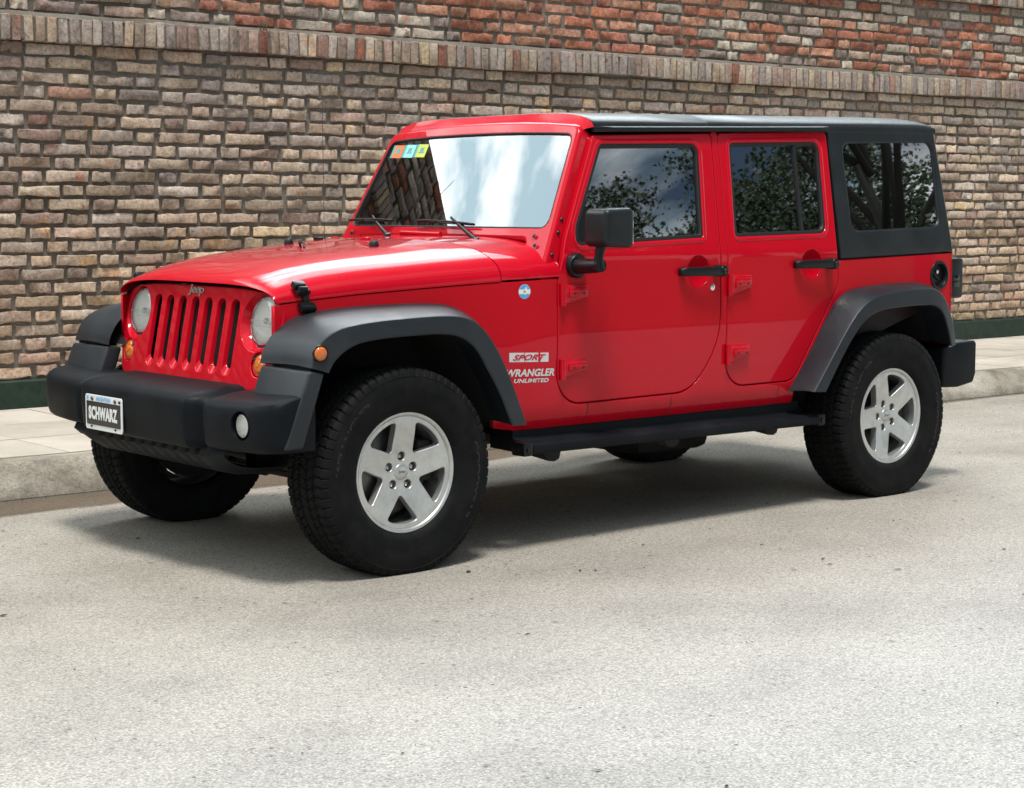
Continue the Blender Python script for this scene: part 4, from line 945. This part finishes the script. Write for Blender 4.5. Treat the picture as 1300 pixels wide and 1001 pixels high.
for s, (cy, cz) in zip((1, -1), HLS):
    c = circ2(cy, cz, 1)
    mb = MB(); cy2 = cy + s * .006; cz2 = cz + .008
    rr_ = [(.1095, .003, 0), (.106, .010, .2), (.101, .022, .7), (.097, .034, 1)]
    mb.loft([[MG(cy + (cy2 - cy) * k_ + r_ * math.cos(a_), cz + (cz2 - cz) * k_ + r_ * math.sin(a_), d_) for a_ in [2 * math.pi * i / 40 for i in range(40)]] for r_, d_, k_ in rr_]); mb.build('headlight_bowl', M_red, grille, 60)
    mb = MB(); o_ = Vector(MG(cy2, cz2, .030)); ax = Vector((-1, 0, .2)).normalized()
    mb.lathe([(.097, -.004), (.096, .005), (.0925, .008), (.0895, .004)], o_, ax, 44); hl = mb.build('headlight', M_chrome, car)
    mb = MB(); mb.lathe([(.0905 * math.sin(t_), .006 + .020 * math.cos(t_)) for t_ in [math.pi / 2 * k / 8 for k in range(9)]], o_, ax, 44); mb.build('headlight_lens', M_lens, hl)
    mb = MB(); mb.lathe([(.091, .004), (.075, -.006), (.05, -.014), (.022, -.020), (.0, -.021)], o_, ax, 40); mb.build('reflector', M_reflector, hl)
    mb = MB(); mb.lathe([(.014, -.021), (.014, .000), (.010, .006), (0, .007)], o_, ax, 16); mb.build('bulb_shield', M_chrome, hl)
    mb = MB(); q = o_ + Vector((-.012, 0, 0)); mb.box(q, (.004, .170, .003)); mb.box(q + Vector((0, 0, -.022)), (.004, .15, .0025)); mb.build('lens_rib', M_white, hl)
for s, (cy, cz) in zip((1, -1), TSG):
    o_ = Vector(MG(cy, cz, .012)); ax = Vector((-1, 0, .2)).normalized()
    mb = MB(); mb.lathe([(.047, -.004), (.047, .006), (.043, .009), (.040, .005)], o_, ax, 32); tsn = mb.build('turn_signal', M_red, car)
    mb = MB(); mb.lathe([(.0415, -.002), (.040, .006), (.032, .012), (.018, .015), (0, .016)], o_, ax, 32); mb.build('amber_lens', M_amber, tsn)
    mb = MB(); mb.lathe([(.012, .010), (.011, .0172), (0, .018)], o_, ax, 16); mb.build('lens_boss', M_amber, tsn)

# ---- front bumper
ST = [(0, -.692, .694, .488), (.20, -.692, .694, .488), (.385, -.690, .693, .488), (.415, -.684, .691, .489), (.437, -.664, .686, .491), (.452, -.640, .679, .493), (.468, -.622, .674, .495), (.482, -.628, .675, .496), (.500, -.656, .681, .497), (.53, -.661, .683, .498), (.62, -.660, .685, .499), (.72, -.650, .689, .501), (.81, -.638, .693, .503), (.862, -.622, .697, .506), (.892, -.602, .700, .509), (.911, -.578, .702, .512), (.919, -.550, .704, .515)]
def brow(y, xf, zt, zb):
    xb = -.435; e_ = min(1, (abs(y) - .0) / .9)
    pr = [(xb, zt + .026), (xf + .13, zt + .020), (xf + .065, zt + .008), (xf + .030, zt + .000), (xf + .012, zt - .010), (xf + .003, zt - .026), (xf, zt - .05), (xf + .001, (zt + zb) / 2), (xf + .006, zb + .035), (xf + .014, zb + .014), (xf + .030, zb + .002), (xf + .06, zb), (xb, zb)]
    return [(min(x, xb) if i else x, y, z) for i, (x, z) in enumerate(pr)]
def dsti(S, k=4):
    out = []
    P = catmull([np.array(s) for s in S], k)
    return [tuple(p) for p in P]
half = dsti(ST, 3)
rings = [brow(-y, a_, b_, c_) for y, a_, b_, c_ in half[::-1]] + [brow(y, a_, b_, c_) for y, a_, b_, c_ in half[1:]]
mb = MB(); mb.loft(rings, True, True, True); bumper = mb.build('front_bumper', M_bump, car, 45)
cut = []
for s in (-1,):
    c_ = MB(); c_.lathe([(.064, -.10), (.064, -.016), (.056, -.004), (.052, .05)], (-.662, s * .745, .604), (1, 0, 0), 40, cap0=True, cap1=True); co_ = c_.build('cut', M_bump, None); cut.append(co_)
boolean(bumper, cut)
for s in (-1,):
    mb = MB(); mb.lathe([(.058, .045), (.055, .040), (.047, .038), (.046, .024), (.043, .020)], (-.660, s * .745, .604), (1, 0, 0), 36); fl = mb.build('fog_light', M_trim, car)
    mb = MB(); mb.lathe([(.0435 * math.sin(t_), .022 - .008 * math.cos(t_)) for t_ in [math.pi / 2 * k / 6 for k in range(7)]], (-.660, s * .745, .604), (1, 0, 0), 36); mb.build('fog_lens', M_lens, fl)
    mb = MB(); mb.lathe([(.043, .023), (.03, .036), (0, .040)], (-.660, s * .745, .604), (1, 0, 0), 30); mb.build('fog_reflector', M_reflector, fl)
# valance with ribs
rings = []
for i in range(81):
    y = -.60 + 1.2 * i / 80; rib = .010 * max(0, math.sin(y * 2 * math.pi / .085)) * (1 if abs(y) < .42 else 0); e_ = 1 - .35 * sm(.46, .60, abs(y))
    P_ = [(-.600, .530), (-.628 + rib * .3, .462), (-.600 + rib, .425), (-.555 + rib, .396), (-.49, .380), (-.40, .374), (-.32, .376)]
    rings.append([(x, y, max(z, .494) if z > .494 else .494 - (.494 - z) * e_) for x, z in P_])
mb = MB(); mb.loft(rings, closed=False); mb.build('air_dam', M_bump, car, 60)
# licence plate
def MP(a_, b_, d_): return (-.699 + d_, .199 - a_, .572 + b_)
pr = panel('licence_plate', rpoly([(-.153, -.071, .012), (.153, -.071, .012), (.153, .071, .012), (-.153, .071, .012)]), [], MP, M_white, bumper, r=.0012, t=.004, grid=.1)
panel('plate_field', rpoly([(-.141, -.051, .003), (.141, -.051, .003), (.141, .044, .003), (-.141, .044, .003)]), [], lambda a_, b_, d_: MP(a_, b_, d_ - .0022), M_blackgloss, pr, r=.0008, t=.003, grid=.1)
V, F = text_mesh('SCHWARZ', 1, 0, .052, .004, 0, 1.08); V = fit_text(V, .240, .054)
add('plate_lettering', [MP(v[0], v[1] - .002, -.0032 - v[2] * .1) for v in V], F, M_white, pr, sharp=20)
V, F = text_mesh('ARGENTINA', 1, 0, .012, .002, 0, 1.0); V = fit_text(V, .125, .0165)
add('country_lettering', [MP(v[0], v[1] + .0565, -.0010 - v[2] * .1) for v in V], F, M_blue, pr, sharp=20)
for a_, b_, r_ in ((-.092, .055, .0085), (.100, .055, .0085), (-.10, -.058, .0045), (.10, -.058, .0045), (.137, .055, .006)):
    mb = MB(); mb.lathe([(r_, 0), (r_ * .9, .004), (0, .005)], MP(a_, b_, -.0008), (-1, 0, 0), 14); mb.build('plate_screw', M_steel if r_ > .007 else M_blackgloss, pr)
flat('plate_mark', [np.array(p) for p in rpoly([(-.142, .048, .003), (-.125, .048, .003), (-.125, .064, .003), (-.142, .064, .003)])], MP, -.0009, M_blue, pr)

# ---- rear bumper
mb = MB()
def rp(p, y): return Vector((p[0], y, p[1]))
pr_ = [(3.47, .485), (3.61, .478), (3.735, .495), (3.757, .54), (3.757, .700), (3.745, .713), (3.58, .709), (3.57, .69), (3.47, .69)]
mb.prism(pr_, lambda p: rp(p, -.80), lambda p: rp(p, .80), .014, 3); mb.build('rear_bumper', M_bump, car, 40)

# ---- decals
def side_text(name, s, x0, x1, z0, z1, m, shear=.25, offs=.02, space=1., slope=0.):
    V, F = text_mesh(s, 1, shear, offs, 0, 0, space); V = fit_text(V, x1 - x0, z1 - z0); out = []
    for v in V:
        x = (x0 + x1) / 2 + v[0]; z = (z0 + z1) / 2 + v[1] + slope * v[0]; out.append((x, -YS(x, z) - .0012, z))
    return add(name, out, F, m, car, sharp=None)
flat('sport_badge', [np.array(p) for p in rpoly([(.616, .770, .001), (.817, .762, .001), (.817, .800, .001), (.616, .808, .001)])], MS, -.0006, M_silver, car)
side_text('sport_lettering', 'SPORT', .632, .803, .7725, .797, M_red, .45, .034, 1.05, -.03)
side_text('model_lettering', 'WRANGLER', .600, .850, .706, .737, M_silver, .22, .034, 1.02, -.03)
side_text('model_lettering', 'UNLIMITED', .640, .820, .680, .697, M_silver, .22, .03, 1.05, -.03)
fl_ = flat('flag_sticker', circ2(.690, 1.055, .0295, 36), MS, -.0006, M_white, car)
for sg in (1, -1):
    flat('flag_stripe', [np.array((.690 + .0285 * math.cos(a_), 1.055 + sg * .0285 * math.sin(a_))) for a_ in [R(19 + 142 * k / 20) for k in range(21)]], MS, -.0010, M_blued, fl_)
flat('flag_sun', circ2(.690, 1.055, .0062, 14), MS, -.0010, M_ochre, fl_)

# ---- wipers
def wiper(base, elbow, tip, b0, b1):
    mb = MB(); mb.lathe([(.016, -.01), (.015, .012), (0, .015)], base, (-.3, 0, 1), 14); mb.tube([base, Vector(base) * .75 + Vector(elbow) * .25], [.013, .011], 8)
    mb.tube([Vector(base) * .75 + Vector(elbow) * .25, elbow, tip], [.010, .007, .006], 8); w = mb.build('wiper', M_trim, car, 50)
    mb = MB(); b0, b1 = Vector(b0), Vector(b1); up = Vector((-.888, 0, .46)); n = 12
    mb.tube([b0 + (b1 - b0) * k / n + up * (.010 + .012 * math.sin(math.pi * k / n)) for k in range(n + 1)], .0045, 6)
    mb.tube([b0 + (b1 - b0) * k / n + up * .004 for k in range(n + 1)], .0042, 6)
    for k in (2, 4, 8, 10): mb.tube([b0 + (b1 - b0) * k / n + up * .004, b0 + (b1 - b0) * k / n + up * .02], .004, 5)
    mb.build('wiper_blade', M_rubber, w)
wiper((.735, .215, 1.268), (.80, .36, 1.305), (.862, .505, 1.355), (.853, .672, 1.333), (.853, .325, 1.333))
wiper((.735, -.415, 1.256), (.80, -.25, 1.300), (.860, -.085, 1.352), (.853, .140, 1.333), (.846, -.270, 1.320))

# ---- wheels
def tyre_mesh():
    n = 66 * 8; ys = np.linspace(-.108, .108, 49); V = []; F = []
    tri = lambda t_: abs((t_ % 1) - .5) * 2
    def R0(y): return .407 - .006 * (y / .108) ** 2
    prof = []
    side = [(.3985, .114, 1), (.390, .121, 1), (.380, .1245, 1), (.371, .1262, 0), (.369, .1248, 0), (.345, .1285, 0), (.320, .1300, 0), (.316, .1288, 0), (.290, .1270, 0), (.262, .1200, 0), (.256, .1190, 0), (.245, .1120, 0), (.236, .1040, 0), (.2325, .0985, 0)]
    cols = [(r_, -y, s) for r_, y, s in side[::-1]] + [(None, y, 2) for y in ys] + [(r_, y, s) for r_, y, s in side]
    for i in range(n):
        th = 2 * math.pi * i / n; u = i / 8.0
        for r_, y, s in cols:
            if s == 2:
                r_ = R0(y); g = 0; yy = y; z0 = .007 * (tri(u) - .5)
                for gy in (-.066, -.024, .024, .066):
                    if abs(y - gy - z0 * (1 if gy > 0 else -1)) < .0048: g = .0095
                a_ = abs(y)
                if a_ > .066: ph = (u + (.5 if y > 0 else 0) + (a_ - .066) * 4) % 1; g = max(g, .0078 if ph < .20 else 0)
                elif a_ > .024: ph = (u + y * 14) % 1; g = max(g, .008 if ph < .17 else (.003 if .5 < ph < .6 else 0))
                else: ph = (u + .3 - y * 12) % 1; g = max(g, .007 if ph < .15 else (.003 if .5 < ph < .6 else 0))
                r_ -= g
            elif s == 1:
                ph = (u + (.5 if y > 0 else 0) + .17) % 1; r_ -= .005 if ph < .17 else 0; y = y * (1 - (.02 if ph < .17 else 0))
            V.append((r_ * math.sin(th), y, r_ * math.cos(th)))
    k = len(cols)
    for i in range(n):
        i2 = (i + 1) % n
        for j in range(k - 1): F.append((i * k + j, i2 * k + j, i2 * k + j + 1, i * k + j + 1))
    V = np.array(V); V[:, 2] = np.maximum(V[:, 2], -.3870)
    low = np.clip((-.30 - V[:, 2]) / .09, 0, 1); V[:, 1] *= 1 + .035 * low * (np.abs(V[:, 1]) > .09)
    return V, F
TV, TF = tyre_mesh()
M_steel2 = mat('lug_steel', (.42, .41, .40), .3, 1)
M_well = mat('lug_well', (.10, .10, .098), .6, .5)
def wheel(x, rot):
    w = empty('wheel', (x, -.786, .388), 0, car)
    add('tyre', TV, TF, M_tyre, w, sharp=28)
    o = MB()
    def ringtext(s, r0, span, a0, h):
        V, F = text_mesh(s, 1, 0, .02, .02, 0, 1.0); V = fit_text(V, 1, 1)
        return [((r0 + v[1] * h) * math.sin(a0 + v[0] * span), -.1300 - max(0, v[2]) * .03 + (.0012 if r0 > .32 else 0) + abs(v[1]) * .001, (r0 + v[1] * h) * math.cos(a0 + v[0] * span)) for v in V], F
    for s, a0, sp in (('WRANGLER', -1.05, .95), ('GOODYEAR', 1.75, .95)):
        V, F = ringtext(s, .331, sp, a0, .026); o.add(V, F)
    o.build('tyre_lettering', M_letter, w, 30)
    mb = MB(); mb.lathe([(.2325, -.070), (.2335, .090), (.2335, .0985), (.2315, .1015), (.227, .1020), (.2215, .0995), (.2175, .094), (.2155, .086), (.2135, .078), (.205, .055), (.198, .02), (.196, -.06)], (0, 0, 0), (0, -1, 0), 90)
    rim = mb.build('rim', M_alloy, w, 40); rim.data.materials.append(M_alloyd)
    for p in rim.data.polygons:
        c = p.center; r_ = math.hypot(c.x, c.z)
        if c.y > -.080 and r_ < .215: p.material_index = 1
    def MR(a_, b_, d_):
        r_ = math.hypot(a_, b_); rec = .006 + .024 * (1 - sm(.04, .205, r_)); return (a_, -(.0985 - rec) + d_, b_)
    H = []
    for k in range(5):
        g = R(rot + 36 + 72 * k); pol = lambda r_, a_: (r_ * math.sin(g + a_), r_ * math.cos(g + a_))
        pts = [(*pol(.086, 0), .012), (*pol(.196, R(22.0)), .012)] + [(*pol(.1985, R(a_)), 0) for a_ in (15, 9, 3, -3, -9, -15)] + [(*pol(.196, R(-22.0)), .012)]
        H.append(rpoly(pts, 6))
        a_ = R(rot + 72 * k); H.append([np.array((.0600 * math.sin(a_) + .0165 * math.cos(q), .0600 * math.cos(a_) + .0165 * math.sin(q))) for q in [2 * math.pi * j / 18 for j in range(18)]])
    V, F, N = panel('x', [np.array((.2165 * math.cos(q), .2165 * math.sin(q))) for q in [2 * math.pi * j / 72 for j in range(72)]], H, MR, M_alloy, None, r=.001, t=.02, hr=.0055, ht=.036, grid=.022, seg=4, mb_only=True)
    add('spokes', V, F, M_alloy, w, N=N)
    for k in range(5):
        a_ = R(rot + 72 * k); c = (.0600 * math.sin(a_), -.052, .0600 * math.cos(a_)); mb = MB()
        c = (c[0], -.040, c[2])
        mb.lathe([(.0112, 0), (.0112, .012), (.0095, .016), (.005, .018), (0, .0185)], c, (0, -1, 0), 6); mb.build('lug_nut', M_steel2, w, 30)
    mb = MB(); mb.lathe([(.0315, -.012), (.0315, .001), (.029, .0045), (.018, .0065), (0, .0072)], (0, -.0685, 0), (0, -1, 0), 36); mb.build('hub_cap', M_alloy, w, 50)
    V, F = text_mesh('Jeep', 1, .1, .01, 0, 0, .95); V = fit_text(V, .034, .014); add('cap_lettering', [(v[0], -.0763 + abs(v[0]) * .03, v[1]) for v in V], F, M_steel, w, sharp=None)
    mb = MB(); mb.lathe([(.160, -.02), (.165, -.016), (.165, .008), (.160, .012), (.075, .012), (.070, .030), (0, .030)], (0, 0, 0), (0, -1, 0), 48); mb.build('brake_disc', M_steel, w, 40)
    mb = MB(); mb.box((.135, -.01, .03), (.07, .07, .16), .012, 2); mb.build('brake_caliper', M_under, w)
    mb = MB(); mb.lathe([(.195, .055), (.15, .06), (.0, .06)], (0, .02, 0), (0, 1, 0), 36); mb.build('backing_plate', M_liner, w)
    return w
def copy_tree(o, parent, **kw):
    c = o.copy(); COL.objects.link(c); c.parent = parent
    for ch in [q for q in bpy.data.objects if q.parent == o]: copy_tree(ch, c)
    return c
wf = wheel(0, 3); wr_ = wheel(2.947, -20)
for src in (wf, wr_):
    c = copy_tree(src, car); c.location.y = .786; c.rotation_euler = (0, 0, math.pi)

# ---- underbody, engine bay, cabin
def bx(name, m, c, d, bev=.01, parent=None, rot=None): mb = MB(); mb.box(c, d, bev, 2, rot); return mb.build(name, m, parent or car)
ch = bx('chassis', M_under, (1.5, 0, .52), (4.0, 1.0, .10), .02)
for s in (1, -1): bx('frame_rail', M_under, (1.55, s * .42, .45), (3.9, .08, .12), .01, ch)
bx('floor_pan', M_under, (1.50, 0, .535), (1.75, 1.44, .05), .01, ch)
bx('floor_pan', M_under, (2.95, 0, .66), (1.15, .86, .3), .01, ch)
bx('skid_plate', M_under, (2.15, .05, .31), (.50, .52, .20), .05, ch)
bx('gearbox_skid', M_under, (1.25, 0, .40), (.5, .5, .12), .04, ch)
for x in (0, 2.947):
    mb = MB(); mb.tube([(x, -.66, .388), (x, .66, .388)], .040, 14); mb.lathe([(0, -.13), (.09, -.09), (.125, 0), (.09, .09), (0, .13)], (x, .12 if x == 0 else 0, .388), (1, 0, 0), 20); mb.build('axle', M_under, car)
mb = MB(); mb.tube([(-.19, -.62, .36), (-.17, .60, .40)], .017, 8); mb.tube([(-.15, -.60, .33), (-.15, .60, .33)], .014, 8); mb.build('steering_link', M_under, ch)
for s in (1, -1): mb = MB(); mb.tube([(.2, s * .44, .40), (.7, s * .46, .44), (1.1, s * .45, .45)], .03, 8); mb.build('control_arm', M_under, ch)
bx('bay_light_block', M_hole, (.20, 0, .74), (.98, .90, .50), .03)  # plain dark box added under the hood to block light
bx('bulkhead', M_hole, (.74, 0, .85), (.06, 1.46, .62), .01)
bx('bumper_beam', M_under, (-.44, 0, .60), (.10, 1.1, .12), .01, ch)
bx('grille_back', M_hole, (-.285, 0, .88), (.02, 1.02, .36), .005, ch)
mb = MB(); mb.loft([[(x, y, z - .010) for y, z in cross(.592, 1.036, 1.098)] for x in (-.372, -.25)], closed=False); mb.build('hood_front_gap', M_hole, ch)
cab = bx('dashboard', M_int, (1.02, 0, 1.10), (.26, 1.38, .24), .05)
mb = MB(); c0 = Vector((1.33, -.37, 1.13)); ax = Vector((1, 0, .45)).normalized(); u = Vector((0, 1, 0)); v = ax.cross(u)
mb.tube([c0 + (u * math.cos(a_) + v * math.sin(a_)) * .185 for a_ in [2 * math.pi * k / 32 for k in range(33)]], .014, 8, cap=False); mb.tube([c0, c0 - u * .185], .015, 6); mb.tube([c0, c0 + u * .185], .015, 6); mb.tube([c0, c0 - Vector((.25, 0, .1))], .03, 8); mb.build('steering_wheel', M_int, car)
for x, ys_ in ((1.72, (-.37, .37)), (2.55, (-.36, .36))):
    for y in ys_:
        st = bx('seat', M_seat, (x, y, .82), (.50, .50, .16), .05); bx('seat_back', M_seat, (x + .27, y, 1.12), (.14, .48, .56), .06, st, Matrix.Rotation(.2, 3, 'Y')); bx('headrest', M_seat, (x + .35, y, 1.46), (.09, .26, .17), .04, st)
mb = MB()
for s in (1, -1): mb.tube([(1.16, s * .60, 1.68), (2.05, s * .60, 1.70), (2.9, s * .58, 1.70), (3.2, s * .58, 1.2)], .032, 10)
for x in (1.18, 2.05, 2.9): mb.tube([(x, -.60, 1.69), (x, .60, 1.69)], .032, 10)
mb.tube([(2.05, -.60, 1.7), (2.05, -.62, .6)], .032, 10); mb.tube([(2.05, .60, 1.7), (2.05, .62, .6)], .032, 10); mb.build('roll_bar', M_int, car)
mb = MB(); mb.box((1.125, .045, 1.640), (.03, .21, .062), .014, 3, Matrix.Rotation(.25, 3, 'Z')); mb.tube([(1.105, .03, 1.70), (1.115, .04, 1.66)], .01, 6); mb.build('rear_view_mirror', M_seat, car)
